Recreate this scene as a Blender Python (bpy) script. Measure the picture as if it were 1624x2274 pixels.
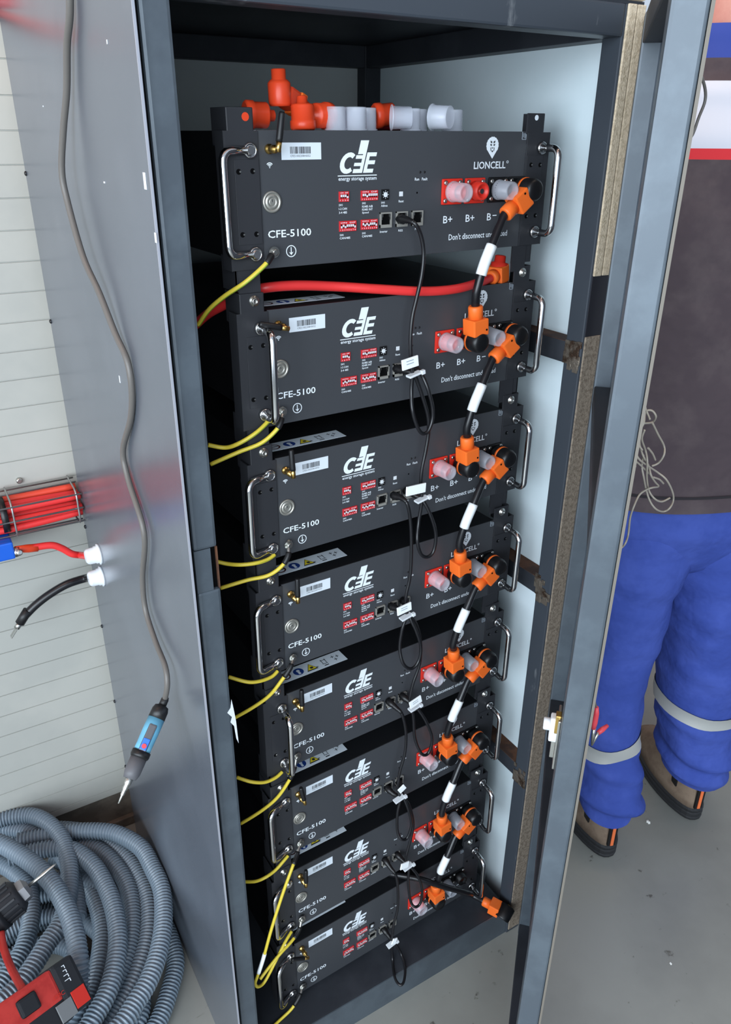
import bpy, bmesh, math, random
from mathutils import Vector, Matrix, Euler
for o in list(bpy.data.objects): bpy.data.objects.remove(o)
SC = bpy.context.scene
COL = SC.collection
PI = math.pi
rnd = random.Random(7)

# ------------------------------------------------------------------ camera
CW = Vector((-0.4151619906630429, -0.9029512650649647, 1.6316574010990186))
RT = Vector((0.8571535343457406, -0.5150128626447542, 0.007040587258766259))
DN = Vector((-0.21895013221382642, -0.3767109673187039, -0.9000831554391431))
FW = Vector((0.46620666893775975, 0.7699679203785627, -0.4356612714319433))
FPX = 1727.36
cam = bpy.data.cameras.new('camera'); camo = bpy.data.objects.new('camera', cam); COL.objects.link(camo)
up = -DN
camo.matrix_world = Matrix(((RT.x, up.x, -FW.x, CW.x), (RT.y, up.y, -FW.y, CW.y), (RT.z, up.z, -FW.z, CW.z), (0, 0, 0, 1)))
cam.sensor_fit = 'VERTICAL'; cam.sensor_height = 36.0; cam.sensor_width = 36.0
cam.lens = 36.0 * FPX / 2274.0
cam.clip_start = 0.01
SC.camera = camo

# ------------------------------------------------------------------ light
W = bpy.data.worlds.new('world'); SC.world = W; W.use_nodes = True
W.node_tree.nodes['Background'].inputs[0].default_value = (0.72, 0.84, 1.0, 1)
W.node_tree.nodes['Background'].inputs[1].default_value = 0.8
def area(name, loc, target, sx, sy, power, col):
    l = bpy.data.lights.new(name, 'AREA'); l.shape = 'RECTANGLE'; l.size = sx; l.size_y = sy; l.energy = power; l.color = col
    o = bpy.data.objects.new(name, l); COL.objects.link(o); o.location = loc
    o.rotation_euler = (Vector(target) - Vector(loc)).to_track_quat('-Z', 'Y').to_euler()
    return o
area('doorway_daylight', (-2.0, -2.9, 2.0), (0.3, 0.0, 0.9), 3.0, 2.6, 165, (0.80, 0.91, 1.0))
area('side_fill', (-3.2, -1.3, 1.55), (0.45, 0.1, 0.9), 2.6, 1.9, 118, (0.80, 0.91, 1.0))  # fill added on the left to brighten the right inner sheet
area('ceiling_light', (0.9, 0.2, 2.7), (0.7, 0.3, 0.0), 1.2, 0.6, 18, (1.0, 0.88, 0.74))
area('warm_wall_fill', (-0.75, 0.15, 2.6), (-0.5, 0.7, 1.6), 0.8, 0.3, 5, (1.0, 0.68, 0.55))  # added fill that warms the upper wall, not a lamp of the room
SC.view_settings.view_transform = 'Standard'; SC.view_settings.look = 'None'
SC.view_settings.exposure = 0.0; SC.view_settings.gamma = 1.0
SC.view_settings.use_curve_mapping = False

# ------------------------------------------------------------------ pixel rays (used only to measure where real things stand)
def ray(px, py): return RT * ((px - 812) / FPX) + DN * ((py - 1137) / FPX) + FW
def at(px, py, ax, v):
    d = ray(px, py); return CW + d * ((v - CW[ax]) / d[ax])
YAW = math.radians(2.0)
NS = Vector((-math.sin(YAW), math.cos(YAW), 0))
def ats(px, py, Y):                         # on the plane Y metres behind the face of the battery stack
    d = ray(px, py); return CW + d * ((Y - CW.dot(NS)) / d.dot(NS))

# ------------------------------------------------------------------ materials
def lin(c):
    c = c / 255.0
    return c / 12.92 if c <= 0.04045 else ((c + 0.055) / 1.055) ** 2.4
def rgb(r, g, b): return (lin(r), lin(g), lin(b), 1)
MATS = {}
def mat(name, col, rough=0.5, metal=0.0, spec=0.5, noise=None, bump=None, col2=None, trans=0, emit=None, coat=0, alpha=1, ior=1.45, stretch=None, lo=.45, hi=.6):
    if name in MATS: return MATS[name]
    m = bpy.data.materials.new(name); m.use_nodes = True; nt = m.node_tree; b = nt.nodes['Principled BSDF']
    b.inputs['Base Color'].default_value = col; b.inputs['Roughness'].default_value = rough; b.inputs['Metallic'].default_value = metal
    b.inputs['Specular IOR Level'].default_value = spec; b.inputs['Transmission Weight'].default_value = trans
    b.inputs['Coat Weight'].default_value = coat; b.inputs['Alpha'].default_value = alpha; b.inputs['IOR'].default_value = ior
    if noise or bump:
        tc = nt.nodes.new('ShaderNodeTexCoord'); mp = nt.nodes.new('ShaderNodeMapping'); nt.links.new(tc.outputs['Object'], mp.inputs[0])
        if stretch: mp.inputs['Scale'].default_value = stretch
    if noise:
        n = nt.nodes.new('ShaderNodeTexNoise'); n.inputs['Scale'].default_value = noise; n.inputs['Detail'].default_value = 6; n.inputs['Roughness'].default_value = .62
        nt.links.new(mp.outputs[0], n.inputs['Vector'])
        r = nt.nodes.new('ShaderNodeValToRGB'); r.color_ramp.elements[0].position = lo; r.color_ramp.elements[1].position = hi
        r.color_ramp.elements[0].color = col; r.color_ramp.elements[1].color = col2 or col
        nt.links.new(n.outputs['Fac'], r.inputs[0]); nt.links.new(r.outputs[0], b.inputs['Base Color'])
    if bump:
        n2 = nt.nodes.new('ShaderNodeTexNoise'); n2.inputs['Scale'].default_value = bump[0]; n2.inputs['Detail'].default_value = 4
        nt.links.new(mp.outputs[0], n2.inputs['Vector'])
        bp = nt.nodes.new('ShaderNodeBump'); bp.inputs['Strength'].default_value = bump[1]; bp.inputs['Distance'].default_value = bump[2] if len(bump) > 2 else .002
        nt.links.new(n2.outputs['Fac'], bp.inputs['Height']); nt.links.new(bp.outputs[0], b.inputs['Normal'])
    MATS[name] = m; return m
PANEL = mat('panel powder coat', rgb(61, 63, 67), .42, 0, .5, bump=(900, .08, .0005))
CHASSIS = mat('chassis black', rgb(22, 23, 26), .45, 0, .4)
EARM = mat('ear powder coat', rgb(42, 43, 47), .45, 0, .5, bump=(900, .08, .0005))
HOLE = mat('hole black', rgb(6, 6, 7), .9, 0, .1)
WHITE = mat('white print', rgb(225, 232, 238), .5)
CHROME = mat('polished steel', rgb(215, 215, 215), .13, 1.0)
STEEL = mat('zinc plated steel', rgb(190, 190, 185), .3, 1.0)
BRASS = mat('brass', rgb(205, 170, 100), .28, 1.0)
RUBBER = mat('black rubber', rgb(20, 20, 22), .45, 0, .5)
CABLEB = mat('black cable', rgb(24, 24, 27), .3, 0, .5)
ORANGE = mat('orange plastic', rgb(236, 108, 40), .42, 0, .4)
ORED = mat('orange red plastic', rgb(214, 66, 34), .35, 0, .45)
REDP = mat('red plastic', rgb(205, 48, 36), .35, 0, .45)
REDC = mat('red cable', rgb(214, 52, 52), .34, 0, .45)
YELG = mat('yellow insulation', rgb(206, 184, 62), .38, 0, .4)
GRN = mat('green insulation', rgb(120, 150, 40), .4)
LABEL = mat('paper label', rgb(212, 220, 228), .5)
INK = mat('ink', rgb(40, 42, 46), .7)
SLEEVE = mat('white sleeve', rgb(232, 236, 238), .5)
BLKP = mat('black plastic', rgb(16, 16, 18), .4)
CAPC = mat('clear cap plastic', rgb(232, 236, 248), .22, 0, .6, trans=.3, alpha=.46)
CAPR = CAPC
FRAME = mat('frame paint', rgb(76, 84, 92), .38, .25, .5, noise=14, col2=rgb(84, 93, 101), bump=(300, .05, .0006))
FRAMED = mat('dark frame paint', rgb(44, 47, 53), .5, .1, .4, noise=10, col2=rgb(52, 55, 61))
WORN = mat('worn frame paint', rgb(62, 68, 76), .42, .2, .5, noise=22, col2=rgb(120, 124, 128), stretch=(1, 1, .35), lo=.62, hi=.72)
RUSTP = mat('rusty brown primer', rgb(70, 50, 42), .7, 0, .3, noise=30, col2=rgb(98, 66, 48))
SIDE = mat('side sheet paint', rgb(104, 110, 120), .26, .5, .6, noise=5, col2=rgb(110, 116, 126), bump=(3.0, .05, .01))
INNERW = mat('white inner sheet', rgb(214, 228, 234), .3, 0, .5, noise=3, col2=rgb(220, 232, 238))
BACKW = mat('back inner sheet', rgb(170, 176, 176), .4, 0, .4)
FOAMB = mat('beige foam', rgb(206, 190, 166), .9, 0, .2, noise=160, col2=rgb(182, 166, 142), bump=(400, .5, .002))
FOAMD = mat('brown foam', rgb(142, 130, 116), .95, 0, .15, noise=160, col2=rgb(116, 104, 92), bump=(400, .5, .002))
TAPE = mat('black tape', rgb(38, 38, 44), .5, 0, .4)
WALLM = mat('wall board paint', rgb(160, 160, 154), .45, 0, .4, noise=2.5, col2=rgb(168, 167, 160), bump=(40, .03, .001))
WOODB = mat('skirting brown', rgb(92, 84, 76), .7, 0, .3, noise=18, col2=rgb(112, 102, 92))
WELD = mat('bare ground steel', rgb(150, 140, 128), .38, .8, .5, noise=60, col2=rgb(90, 72, 60), bump=(150, .7, .002))
HOSE = mat('grey conduit', rgb(112, 126, 138), .34, 0, .5)
BLUE = mat('blue workwear cloth', rgb(58, 76, 150), .85, 0, .15, noise=9, col2=rgb(66, 84, 160), bump=(7, .8, .03))
JACK = mat('charcoal jacket cloth', rgb(72, 62, 66), .8, 0, .2, noise=6, col2=rgb(84, 74, 76), bump=(5, .8, .04))
YOKE = mat('light grey jacket cloth', rgb(196, 198, 208), .8, 0, .2)
REDCL = mat('red piping cloth', rgb(200, 52, 58), .8, 0, .2)
REFL = mat('reflective tape', rgb(172, 172, 168), .5, .1, .4)
SKIN = mat('skin', rgb(196, 138, 122), .55, 0, .35, noise=12, col2=rgb(186, 122, 108))
HAIR = mat('dark hair', rgb(40, 32, 28), .7)
SUEDE = mat('tan suede', rgb(132, 114, 98), .9, 0, .15, noise=25, col2=rgb(118, 100, 86))
SOLE = mat('black shoe sole', rgb(36, 36, 38), .6)
ORCL = mat('orange cloth', rgb(224, 110, 60), .8)
GREYC = mat('grey rubber cord', rgb(92, 88, 84), .42, 0, .5)
TEAL = mat('light blue plastic', rgb(96, 158, 186), .45)
GREYP = mat('dark grey plastic', rgb(84, 84, 88), .5)
BLUB = mat('blue button', rgb(50, 110, 205), .4)
REDB = mat('red button', rgb(215, 70, 80), .4)
BLOCKB = mat('blue insulator', rgb(20, 84, 185), .35)
WHP = mat('white plastic', rgb(206, 210, 214), .4)
WIRE = mat('galvanised wire', rgb(170, 170, 168), .35, .9)
TOOLR = mat('tool red', rgb(196, 62, 56), .42, 0, .4, noise=20, col2=rgb(176, 50, 46))
TOOLB = mat('tool black', rgb(38, 40, 44), .55, 0, .4)
TOOLG = mat('tool grey', rgb(120, 124, 126), .5)
THINW = mat('thin grey wire', rgb(150, 142, 130), .45)
STB = mat('safety blue', rgb(30, 60, 130), .5)
STY = mat('safety yellow', rgb(225, 205, 50), .5)
STR = mat('sticker dark red', rgb(70, 35, 38), .5)
PAPER = mat('white scrap', rgb(235, 235, 230), .6)

def floor_mat():
    m = bpy.data.materials.new('painted concrete'); m.use_nodes = True; nt = m.node_tree; b = nt.nodes['Principled BSDF']
    b.inputs['Roughness'].default_value = .38; b.inputs['Specular IOR Level'].default_value = .5
    tc = nt.nodes.new('ShaderNodeTexCoord')
    def N(s, d=6, r=.6, st=None):
        n = nt.nodes.new('ShaderNodeTexNoise'); n.inputs['Scale'].default_value = s; n.inputs['Detail'].default_value = d; n.inputs['Roughness'].default_value = r
        if st:
            mp = nt.nodes.new('ShaderNodeMapping'); mp.inputs['Scale'].default_value = st; mp.inputs['Rotation'].default_value = (0, 0, .9)
            nt.links.new(tc.outputs['Object'], mp.inputs[0]); nt.links.new(mp.outputs[0], n.inputs['Vector'])
        else: nt.links.new(tc.outputs['Object'], n.inputs['Vector'])
        return n
    def ramp(n, a, b_, ca, cb):
        r = nt.nodes.new('ShaderNodeValToRGB'); r.color_ramp.elements[0].position = a; r.color_ramp.elements[1].position = b_
        r.color_ramp.elements[0].color = ca; r.color_ramp.elements[1].color = cb; nt.links.new(n.outputs['Fac'], r.inputs[0]); return r
    base = ramp(N(2.2), .4, .62, rgb(128, 128, 123), rgb(141, 141, 135))
    spots = ramp(N(26, 5, .6), .66, .71, (0, 0, 0, 1), (1, 1, 1, 1))
    scr = ramp(N(9, 5, .6, (1, 9, 1)), .70, .74, (0, 0, 0, 1), (.7, .7, .7, 1))
    m1 = nt.nodes.new('ShaderNodeMixRGB'); m1.inputs[2].default_value = rgb(88, 86, 80)
    nt.links.new(spots.outputs[0], m1.inputs[0]); nt.links.new(base.outputs[0], m1.inputs[1])
    m2 = nt.nodes.new('ShaderNodeMixRGB'); m2.inputs[2].default_value = rgb(100, 96, 90)
    nt.links.new(scr.outputs[0], m2.inputs[0]); nt.links.new(m1.outputs[0], m2.inputs[1])
    nt.links.new(m2.outputs[0], b.inputs['Base Color'])
    return m
FLOORM = floor_mat()

# ------------------------------------------------------------------ mesh helpers
class MB:
    def __init__(s): s.bm = bmesh.new(); s.mats = []
    def mi(s, m):
        if m not in s.mats: s.mats.append(m)
        return s.mats.index(m)
    def box(s, x0, x1, y0, y1, z0, z1, m, M=None, bev=0):
        vs = [s.bm.verts.new((x, y, z)) for x in (x0, x1) for y in (y0, y1) for z in (z0, z1)]
        i = s.mi(m); fs = []
        for q in ((0, 1, 3, 2), (4, 6, 7, 5), (0, 4, 5, 1), (2, 3, 7, 6), (0, 2, 6, 4), (1, 5, 7, 3)):
            f = s.bm.faces.new([vs[k] for k in q]); f.material_index = i; fs.append(f)
        allv = vs
        if bev:
            es = list({e for f in fs for e in f.edges})
            r = bmesh.ops.bevel(s.bm, geom=es, offset=bev, segments=2, affect='EDGES', profile=.6)
            allv = list({v for f in r['faces'] for v in f.verts} | {v for v in vs if v.is_valid})
            for f in r['faces']: f.material_index = i
            s_all = set(allv)
            for f in s.bm.faces:
                if all(v in s_all for v in f.verts): f.material_index = i
        if M is not None:
            for v in set(allv):
                if v.is_valid: v.co = M @ v.co
        return s
    def poly(s, pts, d, m, M=None):          # polygon in x,z extruded from y=0 to y=d
        i = s.mi(m); M = M or Matrix()
        a = [s.bm.verts.new(M @ Vector((p[0], 0, p[1]))) for p in pts]; b = [s.bm.verts.new(M @ Vector((p[0], d, p[1]))) for p in pts]
        n = len(pts); fs = [s.bm.faces.new(a), s.bm.faces.new(b[::-1])]
        for k in range(n): fs.append(s.bm.faces.new([a[k], b[k], b[(k + 1) % n], a[(k + 1) % n]]))
        for f in fs: f.material_index = i
        return s
    def ring(s, c, r, n, ax, up_, ry=None):
        sd = ax.cross(up_).normalized(); u2 = sd.cross(ax).normalized(); ry = ry or r
        return [s.bm.verts.new(c + sd * (math.cos(2 * PI * k / n) * r) + u2 * (math.sin(2 * PI * k / n) * ry)) for k in range(n)]
    def skin_rings(s, rings, m, cap=True, smooth=True):
        i = s.mi(m) if not isinstance(m, list) else None; n = len(rings[0])
        for j in range(len(rings) - 1):
            mm = s.mi(m[j]) if i is None else i
            for k in range(n):
                f = s.bm.faces.new([rings[j][k], rings[j][(k + 1) % n], rings[j + 1][(k + 1) % n], rings[j + 1][k]]); f.material_index = mm; f.smooth = smooth
        if cap:
            f = s.bm.faces.new(rings[0][::-1]); f.material_index = s.mi(m[0]) if i is None else i
            f = s.bm.faces.new(rings[-1]); f.material_index = s.mi(m[-1]) if i is None else i
        return s
    def tube(s, pts, r, m, n=10, cap=True):
        pts = [Vector(p) for p in pts]; rings = []
        t0 = (pts[1] - pts[0]).normalized(); up_ = Vector((0, 0, 1)) if abs(t0.z) < .9 else Vector((0, 1, 0))
        for j, p in enumerate(pts):
            t = (pts[min(j + 1, len(pts) - 1)] - pts[max(j - 1, 0)]).normalized()
            sd = t.cross(up_)
            if sd.length < 1e-4: sd = t.cross(Vector((1, 0, 0)))
            up_ = sd.normalized().cross(t).normalized()
            rr = r[j] if isinstance(r, (list, tuple)) else r
            rings.append(s.ring(p, rr, n, t, up_))
        return s.skin_rings(rings, m, cap)
    def lathe(s, prof, m, M=None, n=20, smooth=True):   # profile [(radius, height)], axis local z
        M = M or Matrix(); rings = []
        for (r, h) in prof: rings.append([s.bm.verts.new(M @ Vector((math.cos(2 * PI * k / n) * max(r, 1e-5), math.sin(2 * PI * k / n) * max(r, 1e-5), h))) for k in range(n)])
        return s.skin_rings(rings, m, True, smooth)
    def build(s, name, parent=None, loc=None):
        bmesh.ops.recalc_face_normals(s.bm, faces=s.bm.faces)
        me = bpy.data.meshes.new(name); s.bm.to_mesh(me); s.bm.free()
        for m in s.mats: me.materials.append(m)
        o = bpy.data.objects.new(name, me); COL.objects.link(o); o.parent = parent
        if loc is not None: o.location = loc
        return o
def tag(o, label=None, cat=None, group=None, kind=None):
    if label: o['label'] = label
    if cat: o['category'] = cat
    if group: o['group'] = group
    if kind: o['kind'] = kind
    return o
def empty(name, loc, rot=(0, 0, 0)):
    o = bpy.data.objects.new(name, None); COL.objects.link(o); o.location = loc; o.rotation_euler = rot; o.empty_display_size = .05; return o
def place(o, parent):                       # parent without moving, for shapes given in world coordinates
    o.parent = parent; o.matrix_parent_inverse = parent.matrix_basis.inverted(); return o
def spline(pts, sub=8):
    P = [Vector(p) for p in pts]; out = []
    for i in range(len(P) - 1):
        p0 = P[max(i - 1, 0)]; p1 = P[i]; p2 = P[i + 1]; p3 = P[min(i + 2, len(P) - 1)]
        for k in range(sub):
            t = k / sub; t2 = t * t; t3 = t2 * t
            out.append(.5 * ((2 * p1) + (p2 - p0) * t + (2 * p0 - 5 * p1 + 4 * p2 - p3) * t2 + (3 * p1 - p0 - 3 * p2 + p3) * t3))
    out.append(P[-1]); return out
AX_Y = Matrix.Rotation(PI / 2, 4, 'X')       # local z -> -y (towards the viewer)
def T(x, y, z): return Matrix.Translation((x, y, z))
def frame(p, d):                             # matrix with local z along d at p
    return Matrix.Translation(p) @ Vector(d).to_track_quat('Z', 'Y').to_matrix().to_4x4()
def text_into(mb, s, x0, x1, z0, z1, m, y=-.0003, M=None, shear=0, thick=.0002, bold=0):
    cu = bpy.data.curves.new('t', 'FONT'); cu.body = s; cu.size = 1; cu.resolution_u = 2; cu.offset = bold
    ob = bpy.data.objects.new('t', cu); COL.objects.link(ob)
    bpy.context.view_layer.update()
    me = bpy.data.meshes.new_from_object(ob.evaluated_get(bpy.context.evaluated_depsgraph_get()))
    xs = [v.co.x for v in me.vertices]; ys = [v.co.y for v in me.vertices]
    ax, bx, ay, by = min(xs), max(xs), min(ys), max(ys); i = mb.mi(m); M = M or Matrix(); vs = []
    for v in me.vertices:
        u = x0 + (v.co.x - ax) / (bx - ax) * (x1 - x0); w = z0 + (v.co.y - ay) / max(by - ay, 1e-6) * (z1 - z0)
        vs.append(mb.bm.verts.new(M @ Vector((u + (w - z0) * shear, y, w))))
    for p in me.polygons:
        try:
            f = mb.bm.faces.new([vs[k] for k in p.vertices]); f.material_index = i
        except ValueError: pass
    bpy.data.objects.remove(ob); bpy.data.curves.remove(cu); bpy.data.meshes.remove(me)
def boxpart(name, parent, x0, x1, y0, y1, z0, z1, m, bev=0):
    return MB().box(x0, x1, y0, y1, z0, z1, m, bev=bev).build(name, parent)
#SETTING
# ------------------------------------------------------------------ setting
def structure(o): o['kind'] = 'structure'; return o
structure(MB().box(-4, 5, -5, 4.5, -.1, 0, FLOORM).build('floor'))
mb = MB()                                   # grooved wall boards, profile in y,z extruded along x
zz = 0.118; prof = [(.70, .118)]
x0, x1 = -3.5, .9
pts = [(.70, 0.118), (.68, 0.118)]
z = .137
while z < 2.9:
    pts += [(.68, z - .0013), (.6825, z - .0008), (.6825, z + .0008), (.68, z + .0013)]; z += .0535
pts += [(.68, 2.9), (.70, 2.9)]
i = mb.mi(WALLM)
a = [mb.bm.verts.new((x0, p[0], p[1])) for p in pts]; b = [mb.bm.verts.new((x1, p[0], p[1])) for p in pts]
for k in range(len(pts)):
    f = mb.bm.faces.new([a[k], b[k], b[(k + 1) % len(pts)], a[(k + 1) % len(pts)]]); f.material_index = i
structure(mb.build('wall_back'))
structure(MB().box(-4, 5, -1.0, 4.5, 2.75, 2.8, mat('ceiling paint', rgb(205, 160, 142), .6)).build('added_ceiling'))  # unseen slab added to dim the upper wall, tinted to warm its bounce
structure(MB().box(x0, x1, .69, .70, 0, .125, WOODB).box(x0, x1, .676, .69, 0, .028, WOODB, bev=.003).build('baseboard_back'))

# ------------------------------------------------------------------ cabinet
CB = empty('battery_cabinet', (.17, .28, 0))
tag(CB, 'dark grey steel cabinet with welded tube frame holding the stack of battery modules', 'cabinet')
def cpart(name, mb, parent=None, label=None):
    o = mb.build(name); place(o, CB)
    if label: o['label'] = label
    return o
TW = .035; ZT = 1.786; ZR = 1.749; FY = -.066
mb = MB()
mb.box(-.158, -.127, FY, FY + TW, .012, 1.102, FRAME, bev=.004).box(-.158, -.1365, FY + .0002, FY + TW, 1.102, 1.163, FRAME).box(-.1365, -.1288, FY + .006, FY + TW, 1.102, 1.163, HOLE).box(-.1288, -.1272, FY + .0005, FY + TW, 1.102, 1.163, RUSTP).box(-.158, -.127, FY, FY + TW, 1.163, ZT, FRAME, bev=.004)
cpart('front_post', mb)
cpart('front_post', MB().box(.475, .511, FY, FY + TW, 0, ZT, WORN, bev=.0025))
cpart('gap_shade_strip', MB().box(-.1634, -.1585, -.062, -.04, 0, 1.92, HOLE))  # black strip standing in for the shade between side sheet and post
cpart('rear_post', MB().box(.472, .508, .577, .607, 0, ZT, FRAMED, bev=.002))
cpart('rear_post', MB().box(-.158, -.123, .577, .607, 0, ZT, FRAMED, bev=.002))
cpart('top_rail', MB().box(-.127, .475, FY, FY + TW, ZR, ZT, WORN, bev=.003))
cpart('top_rail', MB().box(-.123, .472, .577, .607, ZR, ZT, FRAMED, bev=.002))
cpart('top_rail', MB().box(.475, .508, FY + TW, .577, ZR, ZT, FRAMED, bev=.002))
cpart('top_rail', MB().box(-.158, -.125, FY + TW, .577, ZR, ZT, FRAMED, bev=.002))
for zc in (1.3285, .902, .464):
    m = MB().box(.4755, .508, FY + TW, .577, zc - .017, zc + .017, FRAMED, bev=.002).box(.476, .5075, FY + TW + .001, .576, zc + .0165, zc + .0176, RUSTP)
    cpart('side_rail', m, label='dark side rail with rust brown top face')
    # ground weld where the rail meets the front post
    r2 = random.Random(int(zc * 100)); m = MB()
    for k in range(16):
        yy = FY + .004 + r2.random() * .03; z2 = zc - .022 + r2.random() * .04; s = .003 + r2.random() * .005
        m.box(.4737 - r2.random() * .001, .4756, yy - s, yy + s, z2 - s * 1.2, z2 + s * 1.2, WELD, bev=.0008)
    cpart('weld_patch', m, label='bare ground weld patch')
cpart('side_sheet', MB().box(-.167, -.1635, -.0745, .637, 0, 1.92, SIDE).box(-.167, -.1645, -.0765, -.0743, 0, 1.92, mat('bright sheet edge', rgb(160, 162, 172), .35, .3)), label='glossy grey outer sheet on the left side')
cpart('side_sheet', MB().box(.508, .511, -.031, .612, 0, ZT, INNERW), label='white inner sheet on the right side')
cpart('back_sheet', MB().box(-.16, .508, .607, .611, 0, ZT, BACKW))
cpart('top_sheet', MB().box(-.16, .511, FY + .003, .611, ZT, ZT + .004, FRAMED))
cpart('top_foam_strip', MB().box(-.155, .51, FY - .001, FY + .03, ZT + .004, ZT + .03, FOAMB, bev=.004), label='beige foam strip along the top')
m = MB().box(-.127, .475, -.060, .60, 0.0, .078, FRAMED, bev=.002)
cpart('base_plate', m)
cpart('base_rail', MB().box(-.127, .475, -.0625, -.0602, 0, .0785, FRAME))
cpart('foam_strip', MB().box(.4775, .4925, FY - .0035, FY, 1.448, ZT, FOAMB, bev=.0015).box(.4945, .5095, FY - .003, FY, 1.448, ZT, FOAMB, bev=.0015), label='beige foam strip on the upper post')
cpart('black_tape', MB().box(.4775, .5095, FY - .0015, FY, 1.359, 1.448, TAPE))
cpart('foam_strip', MB().box(.4775, .5095, FY - .003, FY, .012, 1.359, FOAMD, bev=.0015), label='dirty brown foam strip on the lower post')
for (px, py) in ((60, 385), (118, 712), (196, 1166), (233, 1386), (262, 1552), (283, 1697)):
    P = at(px, py, 1, .636); cpart('sheet_rivet', MB().lathe([(.004, 0), (.004, .0015), (.002, .003)], BLKP, frame(Vector((-.167, .631, P.z)), (-1, 0, 0)), 10))
m = MB()
for (px, py, a, b) in ((322, 402, .004, .008), (346, 528, .003, .005), (238, 93, .0015, .002), (266, 842, .002, .005), (96, 236, .002, .001), (232, 405, .003, .001)):
    P = at(px, py, 0, -.1672); m.box(-.1676, -.1671, P.y - a, P.y + a, P.z - b, P.z + b, WHP, bev=.0002)
cpart('paint_chip', m, label='white paint chips on the side sheet')
# paint scratches and chips on frame
m = MB(); ch = [at(px, py, 1, FY) for px, py in ((514, 1553), (519, 1575), (524, 1600), (530, 1650), (525, 1640), (520, 1612), (512, 1604), (515, 1592), (505, 1583), (512, 1572))]
m.poly([(p.x, p.z) for p in ch], -.0004, WHP, M=T(0, FY, 0))
cpart('paint_chip', m, label='chipped white paint edge')

# door, opened towards the viewer on the right
DA = math.radians(180 + 43.7); DW = .5705; DT = .0265; ZD0, ZD1 = .03, 1.775
DR = empty('cabinet_door', (.502, -.074, 0), (0, 0, DA)); place(DR, CB); tag(DR, 'open dark grey tube frame door with flat outer sheet')
DM = Matrix.Translation((.502, -.074, 0)) @ Matrix.Rotation(DA, 4, 'Z')
def dpart(name, mb, label=None):
    o = mb.build(name, DR)
    if label: o['label'] = label
    return o
dpart('door_stile', MB().box(0, .032, 0, DT, ZD0, ZD1, FRAME, bev=.003))
dpart('door_stile', MB().box(DW - .032, DW, 0, DT, ZD0, ZD1, FRAME, bev=.003))
for (za, zb) in ((ZD1 - .035, ZD1), (ZD0, ZD0 + .035), (1.26, 1.29), (.66, .69)): dpart('door_rail', MB().box(.032, DW - .032, .001, DT - .001, za, zb, FRAMED, bev=.002))
dpart('door_sheet', MB().box(-.004, DW + .001, DT, DT + .002, ZD0 - .004, ZD1 + .004, SIDE), 'flat grey outer sheet')
dpart('edge_trim', MB().box(DW + .0005, DW + .002, DT - .0002, DT + .0024, ZD0, ZD1, mat('bare sheet edge', rgb(104, 98, 90), .6, .1)), 'bare bright edge of the door sheet')
lz = 1.045
m = MB().box(DW - .040, DW - .028, -.011, 0, lz - .014, lz + .018, WHP, bev=.002).lathe([(.007, 0), (.007, .008), (.006, .009)], WHP, T(DW - .036, -.009, lz + .004) @ AX_Y, 14).box(DW - .045, DW - .038, -.007, -.002, lz - .045, lz - .018, STEEL, bev=.001).box(DW - .036, DW - .026, -.006, 0, lz + .0, lz + .024, BRASS, bev=.001).box(DW - .05, DW - .02, -.003, 0, lz - .045, lz + .022, STEEL, bev=.001)
dpart('latch', m, 'white and brass door latch')

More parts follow.
